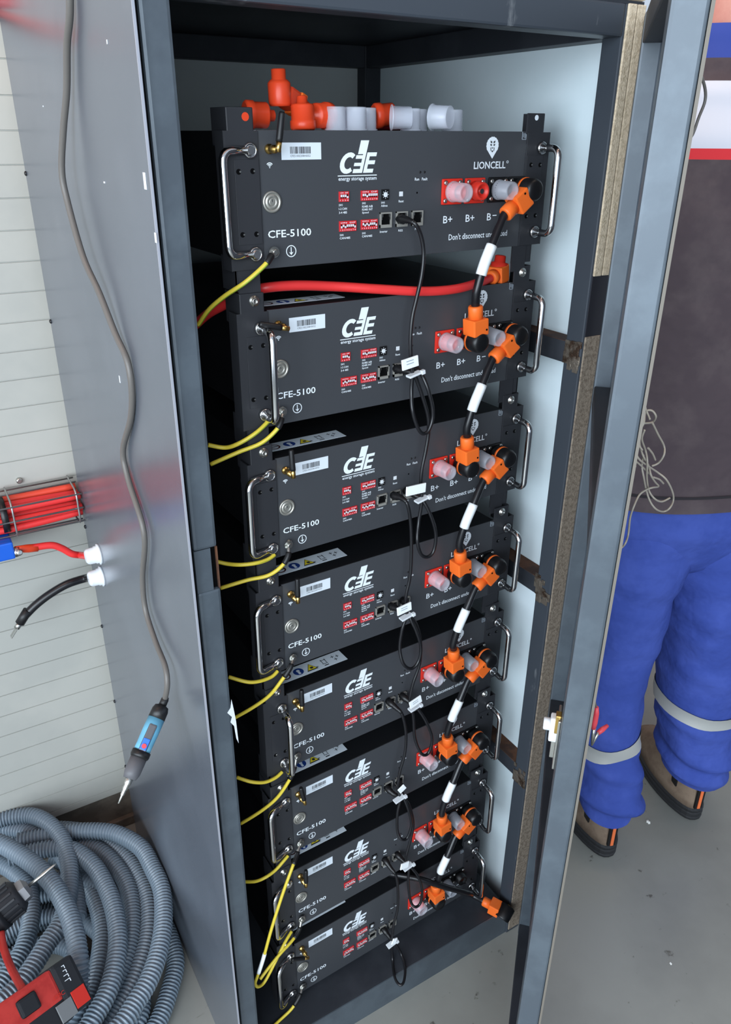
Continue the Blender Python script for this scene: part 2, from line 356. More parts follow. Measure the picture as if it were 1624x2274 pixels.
#MODULE
# ------------------------------------------------------------------ battery modules (one prototype, then copies)
U = [[-0.00819, 0.00118, 0.00437, -0.00173], [0.001, -0.00547, -0.00251, 0.00488], [0.0079, -0.00086, -0.00509, 0.00735], [0.00817, 0.00166, -0.00832, 0.00144],
     [0.01279, -0.00353, -0.00279, 0.00379], [0.00769, -0.00015, 0.00528, 0.00121], [-0.00831, 0.00314, 0.0076, -0.00887], [-0.02466, 0.01607, 0.00655, -0.0083]]
def umat(r):
    u = U[r]; c = Matrix.Rotation(YAW, 4, 'Z')
    return Matrix.Translation((0, 0, 1.56)) @ c @ Matrix.Translation((u[0] * .2, 0, (u[1] - r) * .2)) @ Matrix.Rotation(u[3], 4, 'Z') @ Matrix.Rotation(-u[2], 4, 'Y')
UM = [umat(r) for r in range(8)]
mm = .001
def module():
    root = empty('battery_module', (0, 0, 0))
    P = lambda name, mb, label=None: tag(mb.build(name, root), label)
    P('chassis', MB().box(-14 * mm, 400 * mm, 2 * mm, 420 * mm, -75.5 * mm, 75.7 * mm, CHASSIS, bev=.001))
    P('front_panel', MB().box(-14.5 * mm, 400.5 * mm, 0, 2 * mm, -75.5 * mm, 76.2 * mm, PANEL, bev=.0006))
    # ears with handles
    for side in (0, 1):
        m = MB(); M = Matrix() if side == 0 else T(.3865, 0, 0) @ Matrix.Scale(-1, 4, (1, 0, 0))
        q = lambda a, b, c, d, e, f, mt, bv=0: m.box(a * mm, b * mm, c * mm, d * mm, e * mm, f * mm, mt, M=M, bev=bv)
        q(-56, -14, -1.6, .4, -75, 75.5, EARM, .0006)
        q(-46, -15, -2.6, -1.6, -46, 46, EARM, .0004)
        q(-57, -55.5, -1.6, 22, -75, 75.5, EARM)
        for (hx, hz) in ((-41, 33.5), (-23.5, 33.8), (-40.8, -34.3), (-23, -34.6)):
            MM = M @ T(hx * mm, -.00262, hz * mm) @ AX_Y
            m.lathe([(.0031, 0), (.0031, .0001)], HOLE, MM, 14)
            m.lathe([(.0012, 0), (.0012, .0002)], STEEL, MM @ T(.0019 if side == 0 else -.0019, 0, 0), 8)
        P('mounting_ear', m)
        hx = -26 if side == 0 else 428; x = hx * mm
        h = MB(); L = 38 * mm; ra = 5.0 * mm; top, bot = 55.5 * mm, -57 * mm
        pts = [(0, 0, top)] + [(0, -L + .012 - .012 * math.sin(a), top - .012 + .012 * math.cos(a)) for a in [k * PI / 12 for k in range(0, 7)]]
        pts += [(0, -L + .012 - .012 * math.cos(a), bot + .012 - .012 * math.sin(a)) for a in [k * PI / 12 for k in range(0, 7)]] + [(0, 0, bot)]
        h.tube(pts, ra, CHROME, 12)
        ho = h.build('carry_handle', root, (x, -.001, 0)); ho['side'] = side
        for zc in (top, bot):
            f = MB().lathe([(.0085, 0), (.0085, .002), (.0078, .0032), (.0066, .0036), (.0062, .0026), (.0045, .0026), (.0045, .006)], CHROME, T(x, -.0025, zc) @ AX_Y, 18)
            P('handle_collar', f)
        # stacking bracket: tab above the ear, strut below, angled side wall
        s = -1 if side == 0 else 1
        xa, xb = (-52, -19) if side == 0 else (397, 430)
        xs = (-52, -50) if side == 0 else (428, 430)
        m = MB().box(xa * mm, xb * mm, -1.5 * mm, .5 * mm, 73 * mm, 99 * mm, EARM, bev=.0015).box(xs[0] * mm, xs[1] * mm, 0, 40 * mm, 60 * mm, 99 * mm, EARM)
        P('bracket_tab', m)
        sx = (-49, -20) if side == 0 else (391, 418)
        m = MB().box(sx[0] * mm, sx[1] * mm, .6 * mm, 2.6 * mm, -112 * mm, -60 * mm, EARM)
        m.box(xs[0] * mm, xs[1] * mm, 2 * mm, 40 * mm, -100 * mm, -60 * mm, EARM).box(min(xs[0], sx[0]) * mm, max(xs[1], sx[1]) * mm, 2 * mm, 3 * mm, -100 * mm, -60 * mm, EARM)
        P('bracket_strut', m)
        cx = -32.5 if side == 0 else 414
        P('bracket_screw', MB().lathe([(.0068, 0), (.0068, .001), (.0042, .0012), (.0042, .004), (.0034, .0046), (.002, .0046), (.0018, .003)], STEEL, T(cx * mm, -.0015, 89.5 * mm) @ AX_Y, 16))
    # power button
    P('power_button', MB().lathe([(.0122, 0), (.0122, .0018), (.0112, .0026), (.0094, .0026), (.0092, .0016), (.0084, .0016), (.0082, .0024), (.0048, .0024), (.0045, .002), (.0038, .002), (.0036, .0024)], mat('brushed steel', rgb(176, 174, 166), .38, .75), AX_Y, 32)
      .box(-.0004, .0004, -.0027, -.0024, .0, .003, INK))
    # antenna: stud, elbow and rubber rod
    a = MB().lathe([(.0055, 0), (.0055, .003), (.0035, .0035), (.0035, .009), (.0045, .0095), (.0045, .016), (.003, .0165), (.003, .022)], BRASS, T(-.0005, 0, .0567) @ AX_Y, 14)
    ao = a.build('antenna', root)
    rod = MB().lathe([(.0032, -.003), (.0034, .002), (.0034, .009)], BRASS, n=10).lathe([(.0040, .008), (.0040, .0115), (.0036, .036), (.0028, .0385)], RUBBER, n=12).build('antenna_rod', ao, (-.0005, -.024, .0567))
    # stickers, print
    m = MB().box(15.5 * mm, 68.7 * mm, -.4 * mm, 0, 45 * mm, 63.3 * mm, LABEL, bev=.0001); r2 = random.Random(5); x = 27.
    while x < 53.5:
        w = r2.choice((.4, .5, .8, 1.1)); m.box(x * mm, (x + w) * mm, -.5 * mm, -.38 * mm, 51.5 * mm, 59 * mm, INK); x += w + r2.choice((.4, .5, .8))
    text_into(m, 'CFE51002208H0052', 27 * mm, 54 * mm, 48 * mm, 50.3 * mm, INK, y=-.0005)
    P('barcode_label', m)
    m = MB()
    sh = .29
    def sp(pts): m.poly([((x + (z_ - 29) * sh) * mm, z_ * mm) for (x, z_) in pts], -.0004, WHITE)
    outer = []; inner = []
    for k in range(0, 15):
        a_ = math.radians(48 + 264 * k / 14); outer.append((103.5 + 11.5 * math.cos(a_), 40.3 + 12 * math.sin(a_))); inner.append((104 + 6.0 * math.cos(a_), 40.3 + 6.8 * math.sin(a_)))
    for k in range(14): sp([outer[k], outer[k + 1], inner[k + 1], inner[k]])
    sp([(115, 65.5), (126.6, 65.5), (126.6, 50.2), (115, 50.2)])
    sp([(122.5, 50.2), (126.6, 50.2), (126.6, 29), (122.5, 29)])
    sp([(113, 49), (122.5, 49), (122.5, 45), (113, 45)]); sp([(112.6, 40.5), (122.5, 40.5), (122.5, 36.8), (112.6, 36.8)]); sp([(113, 33.5), (122.5, 33.5), (122.5, 29), (113, 29)])
    sp([(128.4, 52), (132.8, 52), (132.8, 29), (128.4, 29)])
    for zc in (47.6, 38.6, 29): sp([(132.8, zc), (142.4, zc), (142.4, zc + 4.4), (132.8, zc + 4.4)])
    m.box(91.7 * mm, 148.8 * mm, -.0004, 0, 25.6 * mm, 26.6 * mm, WHITE)
    text_into(m, 'energy storage system', 92.5 * mm, 148.6 * mm, 19.3 * mm, 24.2 * mm, WHITE, bold=.01)
    P('maker_logo', m, 'white slanted CFE logo')
    m = MB(); text_into(m, 'CFE-5100', -6.8 * mm, 52.2 * mm, -40.5 * mm, -31.8 * mm, WHITE, bold=.012); P('model_lettering', m)
    m = MB(); R_ = lambda c, r, t, n, a0=0, a1=2 * PI: [m.poly([((c[0] + r * math.cos(a0 + (a1 - a0) * k / n)) * mm, (c[1] + r * math.sin(a0 + (a1 - a0) * k / n)) * mm), ((c[0] + r * math.cos(a0 + (a1 - a0) * (k + 1) / n)) * mm, (c[1] + r * math.sin(a0 + (a1 - a0) * (k + 1) / n)) * mm), ((c[0] + (r - t) * math.cos(a0 + (a1 - a0) * (k + 1) / n)) * mm, (c[1] + (r - t) * math.sin(a0 + (a1 - a0) * (k + 1) / n)) * mm), ((c[0] + (r - t) * math.cos(a0 + (a1 - a0) * k / n)) * mm, (c[1] + (r - t) * math.sin(a0 + (a1 - a0) * k / n)) * mm)], -.0003, WHITE) for k in range(n)]
    R_((23.7, -57.2), 7, 1, 24)
    m.box(23.2 * mm, 24.2 * mm, -.0003, 0, -59.5 * mm, -52.5 * mm, WHITE); m.poly([(20.7 * mm, -58 * mm), (23.7 * mm, -61.8 * mm), (26.7 * mm, -58 * mm), (23.7 * mm, -59.4 * mm)], -.0003, WHITE)
    P('ground_symbol', m)
    m = MB()
    for r_ in (5.0, 3.4, 1.8): R_((-.4, 37.6), r_, .9, 8, PI * .22, PI * .78)
    m.box(-.9 * mm, .1 * mm, -.0003, 0, 36.6 * mm, 37.6 * mm, WHITE); P('wifi_symbol', m)
    P('ground_stud', MB().lathe([(.0055, 0), (.0055, .002), (.0042, .0022), (.0042, .006), (.003, .0066), (.0015, .0066)], STEEL, T(.0006, 0, -.057) @ AX_Y, 14))
    # dip switches
    r3 = random.Random(9)
    for (x0, x1, z0, z1, n) in ((92.4, 106.8, -3.5, 8.5, 4), (124.8, 150.2, -3.4, 8.6, 8), (92.4, 117.6, -38.5, -26, 8), (124.8, 150, -38, -25.8, 8)):
        m = MB().box(x0 * mm, x1 * mm, -2 * mm, 0, z0 * mm, z1 * mm, mat('dip switch red', rgb(196, 40, 46), .4), bev=.0004); st = (x1 - x0 - 2.4) / n
        for k in range(n):
            xx = x0 + 1.2 + st * (k + .5); up_ = r3.random() < .7
            m.box((xx - st * .32) * mm, (xx + st * .32) * mm, -2.25 * mm, -2 * mm, (z0 + 4.0) * mm, (z0 + 8.6) * mm, BLKP)
            m.box((xx - st * .3) * mm, (xx + st * .3) * mm, -3.2 * mm, -2.2 * mm, (z0 + (5.6 if up_ else 4.1)) * mm, (z0 + (8.4 if up_ else 6.6)) * mm, WHP)
        text_into(m, 'ON  DIP', (x0 + 1.5) * mm, (x1 - 1.5) * mm, (z0 + 9.6) * mm, (z0 + 11.2) * mm, WHITE, y=-.0021)
        text_into(m, ' '.join(str(k + 1) for k in range(n)), (x0 + 1.2) * mm, (x1 - 1.2) * mm, (z0 + 1) * mm, (z0 + 2.6) * mm, WHITE, y=-.0021)
        P('dip_switch', m)
    m = MB().box(155.8 * mm, 167.2 * mm, -2 * mm, 0, -3.5 * mm, 9 * mm, BLKP, bev=.0004)
    m.lathe([(.0032, 0), (.0032, .0008), (.0024, .0009)], WHP, T(.1615, -.002, .0028) @ AX_Y, 12)
    for k in range(8):
        a_ = k * PI / 4; m.lathe([(.0005, 0), (.0005, .0003)], WHP, T(.1615 + .0044 * math.cos(a_), -.002, .0028 + .0044 * math.sin(a_)) @ AX_Y, 6)
    P('rotary_switch', m)
    m = MB().box(184.2 * mm, 190 * mm, -.6 * mm, 0, -.2 * mm, 5.6 * mm, WHP, bev=.0003); P('reset_button', m, 'small white reset key')
    P('reset_hole', MB().lathe([(.0013, 0), (.0013, .0002)], HOLE, T(.2129, 0, .0033) @ AX_Y, 8))
    for (x0) in (153.7, 179.2, 204.3):
        x1 = x0 + 17.8; z0, z1 = -37.2, -18.4; m = MB()
        for q in ((x0, x0 + 1.6, z0, z1), (x1 - 1.6, x1, z0, z1), (x0, x1, z1 - 1.8, z1), (x0, x1, z0, z0 + 3.8)): m.box(q[0] * mm, q[1] * mm, -3 * mm, 0, q[2] * mm, q[3] * mm, mat('port shell', rgb(150, 148, 142), .4, .3))
        m.box(x0 * mm, x1 * mm, -.3 * mm, 0, z0 * mm, z1 * mm, HOLE)
        for (sx0, sx1, zz0) in ((x0 + 1.6, x0 + 4.2, z1 - 5.6), (x1 - 4.2, x1 - 1.6, z1 - 5.6), (x0 + 1.6, x0 + 3, z1 - 9), (x1 - 3, x1 - 1.6, z1 - 9)): m.box(sx0 * mm, sx1 * mm, -2.8 * mm, 0, zz0 * mm, (z1 - 1.8) * mm, STEEL)
        P('network_port', m)
    for xx in (216.8, 223.8): P('status_light', MB().lathe([(.0015, 0), (.0015, .0006), (.0008, .0011)], BLKP, T(xx * mm, 0, .028) @ AX_Y, 10))
    m = MB()
    def tx(s, x0, x1, z0, z1): text_into(m, s, x0 * mm, x1 * mm, z0 * mm, z1 * mm, WHITE, bold=.012)
    tx('Run', 208.5, 215.5, 18, 21.5); tx('Fault', 220, 229, 18, 21.5); P('status_lettering', m); m = MB()
    tx('Reset', 183.5, 191.5, -7.5, -4.6); P('reset_lettering', m); m = MB()
    tx('SW1', 92.6, 98, -8.6, -6); tx('1-2 CAN', 92.6, 104.4, -13, -10.3); tx('3-4 485', 92.6, 104.4, -17.4, -14.7)
    P('switch_lettering', m); m = MB()
    tx('SW2', 127, 132.4, -7.6, -5.2); tx('RS485 A/B', 127, 143, -11.6, -9); tx('RS485 INT', 127, 143, -15.2, -12.6); tx('Speed', 127, 137, -19.2, -16.4)
    P('switch_lettering', m); m = MB()
    tx('SW3', 156, 161.5, -8, -5.6); tx('Address', 156, 166, -11.8, -9.2)
    P('switch_lettering', m); m = MB()
    tx('SW4', 93.5, 99, -44, -41.5); tx('CAN/485', 93.5, 109, -47.8, -45.2); P('switch_lettering', m); m = MB(); tx('SW5', 127, 132.4, -43.6, -41.2); tx('CAN/485', 127, 142.6, -47.4, -44.8)
    P('switch_lettering', m); m = MB()
    tx('Inverter', 154.5, 166.5, -43.4, -40.6); tx('RS2', 184, 191, -43.4, -40.8); tx('PC', 211, 215, -43, -40.4)
    P('port_lettering', m)
    # lion mark
    m = MB(); pt = []
    for k in range(0, 25):
        a_ = math.radians(-38 + 256 * k / 24); rr = 10.6 + (.35 if k % 2 else -.2); pt.append(((338 + rr * math.cos(a_)) * mm, (59 + rr * math.sin(a_)) * mm))
    pt.append((338.8 * mm, 42.6 * mm)); m.poly(pt, -.0003, WHITE)
    def dk(ps): m.poly([(x * mm, z_ * mm) for x, z_ in ps], -.0005, PANEL)
    dk([(333.6, 65), (336.6, 64), (336.9, 61.6), (334.2, 62.2)]); dk([(342.4, 65), (339.4, 64), (339.1, 61.6), (341.8, 62.2)])
    dk([(333.4, 60.8), (336.4, 60.6), (336.8, 58.8), (334.4, 58.4)]); dk([(342.6, 60.8), (339.6, 60.6), (339.2, 58.8), (341.6, 58.4)])
    dk([(336.6, 56.6), (339.4, 56.6), (338, 54.6)]); dk([(334.4, 56), (335.6, 57), (335.8, 51.6), (334.8, 52.6)]); dk([(341.6, 56), (340.4, 57), (340.2, 51.6), (341.2, 52.6)]); dk([(336.4, 52.8), (339.6, 52.8), (338.6, 50.6), (337.4, 50.6)])
    P('lion_emblem', m)
    m = MB(); text_into(m, 'LIONCELL', 307 * mm, 364 * mm, 30 * mm, 39.2 * mm, WHITE, bold=.016); R_((367.5, 38.2), 1.8, .5, 10); P('brand_lettering', m)
    m = MB(); text_into(m, 'B+', 258.3 * mm, 274 * mm, -37 * mm, -27.6 * mm, WHITE, bold=.008); text_into(m, 'B+', 297.7 * mm, 313.4 * mm, -37 * mm, -27.6 * mm, WHITE, bold=.008)
    text_into(m, 'B', 336.5 * mm, 344 * mm, -37 * mm, -27.6 * mm, WHITE, bold=.008); m.box(347 * mm, 354 * mm, -.0004, 0, -31.4 * mm, -30.2 * mm, WHITE)
    text_into(m, 'B', 376 * mm, 383.5 * mm, -37 * mm, -27.6 * mm, WHITE, bold=.008); m.box(386.5 * mm, 393.5 * mm, -.0004, 0, -31.4 * mm, -30.2 * mm, WHITE)
    P('terminal_lettering', m)
    m = MB(); text_into(m, "Don't disconnect under load", 269.3 * mm, 376.8 * mm, -59.6 * mm, -51.5 * mm, WHITE, bold=.01); P('warning_lettering', m)
    m = MB()
    for q in ((391, 399, 66, 66.8), (391, 391.8, 66, 76), (398.2, 399, 66, 76), (393.5, 394.3, 69, 74), (396, 396.8, 68, 74)): m.box(q[0] * mm, q[1] * mm, -.0003, 0, q[2] * mm, q[3] * mm, mat('grey print', rgb(150, 160, 170), .5))
    P('corner_mark', m)
    # power terminals
    for k, (x0, x1) in enumerate(((252.5, 287.5), (292, 327.5), (333.5, 369), (370, 404))):
        mt = REDP if k < 2 else BLKP; cx = (x0 + x1) / 2; m = MB().box(x0 * mm, x1 * mm, -3 * mm, 0, -13.3 * mm, 19.2 * mm, mt, bev=.002)
        m.lathe([(.0125, 0), (.0125, .008), (.0115, .009), (.0115, .016), (.0085, .0165), (.0085, .010), (.004, .010), (.004, .014)], mt, T(cx * mm, -.003, .003) @ AX_Y, 24)
        t = P('power_terminal', m)
        for sx in (x0 + 5.2, x1 - 5.2):
            for sz in (-8.2, 14.2): MB().lathe([(.0032, 0), (.003, .0014), (.0018, .0022)], STEEL, T(sx * mm, -.003, sz * mm) @ AX_Y, 12).build('terminal_screw', t)
        if k in (0, 2):
            c = MB().lathe([(.0133, .0), (.0133, .003), (.0126, .004), (.0118, .028), (.0095, .029), (.0085, .0283), (.002, .0283)], CAPR if k == 0 else CAPC, T(cx * mm, -.004, .003) @ AX_Y, 28)
            t2 = c.build('terminal_cap', t)
        if k == 1:
            MB().lathe([(.0034, 0), (.0034, .003)], INK, T(cx * mm, -.0145, .003) @ AX_Y, 12).build('contact_pin', t)
    # warning sticker on the top face
    m = MB().box(-12 * mm, 116 * mm, 27 * mm, 56 * mm, 75.7 * mm, 76.0 * mm, LABEL)
    def disc(x, y, r, mt, h): m.lathe([(r * mm, 0), (r * mm, .0001)], mt, T(x * mm, y * mm, h), 20)
    disc(5, 41, 9, STR, .076); disc(5, 41, 6.4, LABEL, .07612); m.box(-2 * mm, 12 * mm, 40 * mm, 42 * mm, 76.2 * mm, 76.3 * mm, STR)
    disc(29, 41, 9, STB, .076); disc(29, 43, 3, LABEL, .07612); m.box(27 * mm, 31 * mm, 34 * mm, 40 * mm, 76.1 * mm, 76.2 * mm, LABEL)
    MX = Matrix.Rotation(-PI / 2, 4, 'X')
    def tri(cx, cy, s, mt, h): m.poly([((cx - s) * mm, 0), ((cx + s) * mm, 0), (cx * mm, s * 1.75 * mm)], .0001, mt, M=T(0, cy * mm, h) @ Matrix.Rotation(-PI / 2, 4, 'X'))
    tri(52, 32, 10.5, INK, .0761); tri(52, 34.4, 8, STY, .0763); m.box(50 * mm, 55 * mm, 36 * mm, 41 * mm, 76.35 * mm, 76.4 * mm, INK); m.box(58 * mm, 64 * mm, 35 * mm, 36.4 * mm, 76.1 * mm, 76.2 * mm, INK)
    m.box(73 * mm, 83 * mm, 36 * mm, 37 * mm, 76.1 * mm, 76.2 * mm, INK); m.box(74 * mm, 75 * mm, 38 * mm, 49 * mm, 76.1 * mm, 76.2 * mm, INK); m.box(81 * mm, 82 * mm, 38 * mm, 49 * mm, 76.1 * mm, 76.2 * mm, INK); m.box(73 * mm, 83 * mm, 46 * mm, 47 * mm, 76.1 * mm, 76.2 * mm, INK); m.box(74 * mm, 82 * mm, 31 * mm, 33 * mm, 76.1 * mm, 76.2 * mm, INK)
    for k in range(3):
        a_ = k * 2.094 + .3; m.box((100 + 5 * math.cos(a_) - 3) * mm, (100 + 5 * math.cos(a_) + 3) * mm, (42 + 5 * math.sin(a_)) * mm, (43 + 5 * math.sin(a_)) * mm, 76.1 * mm, 76.2 * mm, INK); m.box((100 + 5 * math.cos(a_) - .5) * mm, (100 + 5 * math.cos(a_) + .5) * mm, (39 + 5 * math.sin(a_)) * mm, (46 + 5 * math.sin(a_)) * mm, 76.1 * mm, 76.2 * mm, INK)
    P('warning_sticker', m)
    m = MB()
    for k, s in enumerate(('CE', 'UN 38.3', 'LiFePO4')):
        text_into(m, s, 0, (.01 + .008 * k), 0, .006, mat('faint grey print', rgb(110, 112, 116), .5), y=-.0002, M=T(-.0142, .12 + .03 * 0, .03 - .016 * k) @ Matrix.Rotation(-PI / 2, 4, 'Z'))
    P('side_print', m)
    return root
def copy_tree(o, parent=None):
    c = o.copy(); COL.objects.link(c); c.parent = parent
    for ch in kids[o.name]: copy_tree(ch, c)
    return c
proto = module()
kids = {o.name: [] for o in bpy.data.objects}
for o in list(bpy.data.objects):
    if o.parent: kids[o.parent.name].append(o)
roots = [proto] + [copy_tree(proto) for _ in range(7)]
UL = ['topmost black battery module, with orange connectors and clear caps lying on its lid',
      'second black battery module from the top, with thick red cable across its lid',
      'third black battery module from the top, upright antenna and white cable tag below it',
      'fourth black battery module from the top, antenna standing upright',
      'fifth black battery module from the top, left handle crossing beside the power button',
      'sixth black battery module from the top, left handle swung outwards',
      'second lowest black battery module, a long yellow wire crossing its left handle',
      'lowest black battery module, resting just above the cabinet base plate']
ANT = [10, -76, -3, 0, 0, -9, 2, -58]
SWING = [76, 4, 72, 72, 6, 68, 66, 62]
for r, o in enumerate(roots):
    o.matrix_world = UM[r]
    tag(o, UL[r], 'battery module', 'battery modules stacked in the cabinet')
    for ch in o.children_recursive:
        n = ch.name.split('.')[0]
        if n == 'carry_handle' and ch['side'] == 0: ch.rotation_euler.z = -math.radians(SWING[r])
        if n == 'carry_handle' and ch['side'] == 1: ch.rotation_euler.z = -math.radians(4)
        if n == 'antenna_rod': ch.rotation_euler.y = math.radians(ANT[r])
        if 'side' in ch: del ch['side']
        if r == 0 and n == 'bracket_screw': bpy.data.objects.remove(ch)
MB().lathe([(.0045, 0), (.0045, .0002)], ORED, T(-.0285, -.0016, .0895) @ AX_Y, 14).build('bracket_hole', roots[0])['label'] = 'bracket hole with red connector behind'
MB().lathe([(.0035, 0), (.0035, .0002)], WHITE, T(.414, -.0016, .0935) @ AX_Y, 14).build('bracket_hole', roots[0])
#CABLES
def um(r, x, y, z): return UM[r] @ Vector((x * mm, y * mm, z * mm))
def cyl(mb, p, d, prof, m, n=18): return mb.lathe(prof, m, frame(Vector(p), Vector(d)), n)
ORDN = ['topmost', 'second', 'third', 'fourth', 'fifth', 'sixth', 'seventh', 'eighth']
# ---- black link cables: right terminal of one module down to the second terminal of the next
def elbow(root, c, dirv, yb, body=BLKP, shell=ORANGE, kind='connector', flip=1):
    """c: terminal centre on the panel (world); dirv: unit direction of the cable exit; yb: unit vector out of the panel"""
    k = MB(); k.lathe([(.0145, 0), (.0155, .003), (.0155, .027), (.0140, .032), (.011, .0345), (.004, .0345)], body, frame(c + yb * .004, yb), 26)
    k.lathe([(.0160, .010), (.0160, .014)], shell, frame(c + yb * .004, yb), 26)
    ko = k.build('connector_body', root); 
    side = dirv.cross(yb).normalized(); M = Matrix((( side.x, yb.x, dirv.x, 0), (side.y, yb.y, dirv.y, 0), (side.z, yb.z, dirv.z, 0), (0, 0, 0, 1)))
    M = Matrix.Translation(c + yb * .023) @ M
    h = MB().box(-.0135, .0135, -.0135, .0135, .010, .034, shell, M=M, bev=.002)
    h.lathe([(.0108, .033), (.0108, .050), (.0098, .052), (.0082, .052)], shell, M, 20)
    h.lathe([(.0016, 0), (.0016, .0004)], HOLE, M @ T(.009, .0136, .018) @ Matrix.Rotation(-PI / 2, 4, 'X'), 8)
    h.build('connector_shell', root)
    return M @ Vector((0, 0, .05))
for r in range(7):
    c0 = um(r, 388, -3, 3); c1 = um(r + 1, 309.5, -3, 3); root = empty('battery_link_cable', um(r, 350, -26, -100))
    yb = (UM[r].to_3x3() @ Vector((0, -1, 0))).normalized(); X = (UM[r].to_3x3() @ Vector((1, 0, 0))).normalized(); Z = Vector((0, 0, 1))
    sub = empty('tmp', (0, 0, 0)); parts = []
    d0 = (X * -.80 + Z * -.60).normalized(); d1 = (X * -.10 + Z * .99).normalized()
    a = elbow(None, c0, d0, yb); b = elbow(None, c1, d1, yb)
    new = [o for o in COL.objects if o.parent is None and o.name.split('.')[0] in ('connector_body', 'connector_shell')]
    path = spline([a - d0 * .008, a + d0 * .004, um(r, 321, -32, -66), um(r, 309, -31, -95), um(r, 301.5, -29, -128), b + d1 * .004, b - d1 * .008], 10)
    new.append(MB().tube(path, .0062, CABLEB, 12).build('cable'))
    best = [p for p in path if um(r, 0, 0, -105).z < p.z < um(r, 0, 0, -63).z + .0]
    new.append(MB().tube(best, .0078, SLEEVE, 14).build('label_sleeve'))
    bpy.data.objects.remove(sub)
    for o in new: place(o, root)
    tag(root, 'black jumper cable with orange elbows, from %s battery module down to the %s' % (ORDN[r], 'lowest' if r == 6 else ORDN[r + 1]), 'battery cable', 'black link cables between battery modules')

# ---- loose black cable lying on the base plate
root = empty('loose_battery_cable', (.44, -.06, .08))
P0 = Vector((.43, -.03, .096)); dd = Vector((.030, -.052, -.006)).normalized()
pth = spline([um(7, 215, 40, 82), um(7, 262, -12, 88), um(7, 310, -38, 60), um(7, 356, -42, 18), um(7, 392, -40, -20), P0 - dd * .03, P0], 10)
new = [MB().tube(pth, .0062, CABLEB, 12).build('cable')]
M = frame(P0, dd)
new.append(MB().lathe([(.009, -.002), (.0105, 0), (.0105, .016)], ORANGE, M, 18).box(-.0135, .0135, -.0135, .0135, .015, .038, ORANGE, M=M, bev=.002).build('connector_shell'))
new.append(MB().lathe([(.016, -.015), (.0165, -.012), (.0165, .014), (.012, .017), (.008, .0175)], BLKP, frame(P0 + dd * .05, Vector((.5, .15, .35))), 22).lathe([(.0035, .016), (.0035, .0185)], BRASS, frame(P0 + dd * .05, Vector((.5, .15, .35))), 12).build('connector_body'))
for o in new: place(o, root)
tag(root, 'unplugged black battery cable with orange connector lying on the cabinet base plate', 'battery cable')

# ---- thick red cable across the lid of the second module
root = empty('red_power_cable', um(1, 200, 0, 90)); 
def u1(px, py, Y): 
    Mi = UM[1].inverted(); o = Mi @ CW; d = Mi.to_3x3() @ ray(px, py); t = (Y - o.y) / d.y; return UM[1] @ (o + d * t)
pth = spline([u1(425, 730, .16), u1(462, 697, .12), u1(500, 676, .085), u1(545, 652, .06), u1(585, 640, .035), u1(655, 634, .028), u1(740, 636, .02), u1(840, 642, .0), u1(940, 647, -.0135), u1(1010, 642, -.0135), u1(1060, 629, .0), u1(1092, 617, .012)], 10)
c = u1(1109, 606, .02)
new = [MB().tube(pth, .0064, REDC, 14).build('cable')]
dv = (c - pth[-1]).normalized(); M = frame(pth[-1], dv)
new.append(MB().lathe([(.0085, -.004), (.0108, -.003), (.0108, .008)], ORANGE, M, 20).box(-.013, .013, -.013, .013, .008, .032, ORANGE, M=M, bev=.002).build('connector_shell'))
new.append(MB().lathe([(.0125, -.012), (.0125, .014), (.0085, .015), (.008, .024), (.005, .025)], REDP, frame(M @ Vector((0, 0, .02)) + Vector((0, 0, .002)), (0.1, 0, 1)), 22).build('connector_body'))
for o in new: place(o, root)
tag(root, 'thick red power cable with orange red connector lying over the second battery module', 'power cable')

# ---- network patch cables
NET = [
 (0, [(893, 487), (906, 489), (922, 497), (934, 520), (941, 560), (937, 610), (926, 660), (916, 705), (912, 755), (913, 803), (916, 832), (914, 870), (917, 915), (932, 957), (948, 961), (960, 935), (961, 905), (952, 868), (940, 838), (928, 822), (912, 814)], (911, 806), (925, 832), 26, -8),
 (1, [(885, 820), (900, 824), (918, 829), (928, 850), (940, 885), (951, 925), (952, 960), (946, 1000), (938, 1040), (935, 1070), (937, 1112), (930, 1160), (927, 1200), (935, 1230), (950, 1237), (964, 1222), (968, 1185), (957, 1145), (940, 1113), (922, 1100), (906, 1092)], (924, 1087), (941, 1110), 34, 2),
 (2, [(878, 1102), (892, 1106), (905, 1120), (912, 1160), (914, 1220), (911, 1280), (902, 1325), (903, 1366), (893, 1400), (888, 1440), (896, 1474), (914, 1485), (930, 1468), (935, 1437), (925, 1402), (911, 1372), (905, 1345), (898, 1336)], (898, 1352), (906, 1371), 26, -6),
 (3, [(872, 1348), (886, 1353), (905, 1362), (924, 1385), (934, 1425), (932, 1475), (917, 1520), (911, 1556), (918, 1590), (922, 1640), (937, 1674), (952, 1672), (960, 1640), (948, 1605), (930, 1577), (912, 1560), (896, 1548)], (923, 1559), (924, 1573), 24, -14),
 (4, [(866, 1560), (880, 1572), (894, 1588), (902, 1630), (899, 1675), (888, 1715), (884, 1750), (889, 1775), (883, 1805), (883, 1845), (892, 1864), (905, 1860), (914, 1830), (907, 1797), (897, 1772), (891, 1755), (888, 1740)], (893, 1752), (890, 1776), 12, 60),
 (5, [(862, 1752), (876, 1764), (900, 1775), (913, 1800), (918, 1835), (909, 1875), (902, 1905), (908, 1928), (907, 1960), (912, 2000), (922, 2014), (934, 2005), (938, 1975), (928, 1945), (912, 1925), (898, 1913), (884, 1900)], (899, 1922), (909, 1927), 18, 10),
 (6, [(857, 1912), (868, 1928), (880, 1945), (884, 1980), (883, 2020), (874, 2055), (871, 2092), (872, 2130), (877, 2170), (888, 2187), (897, 2180), (900, 2150), (891, 2118), (878, 2096), (866, 2082), (854, 2066)], (876, 2090), (873, 2098), 10, 20)]
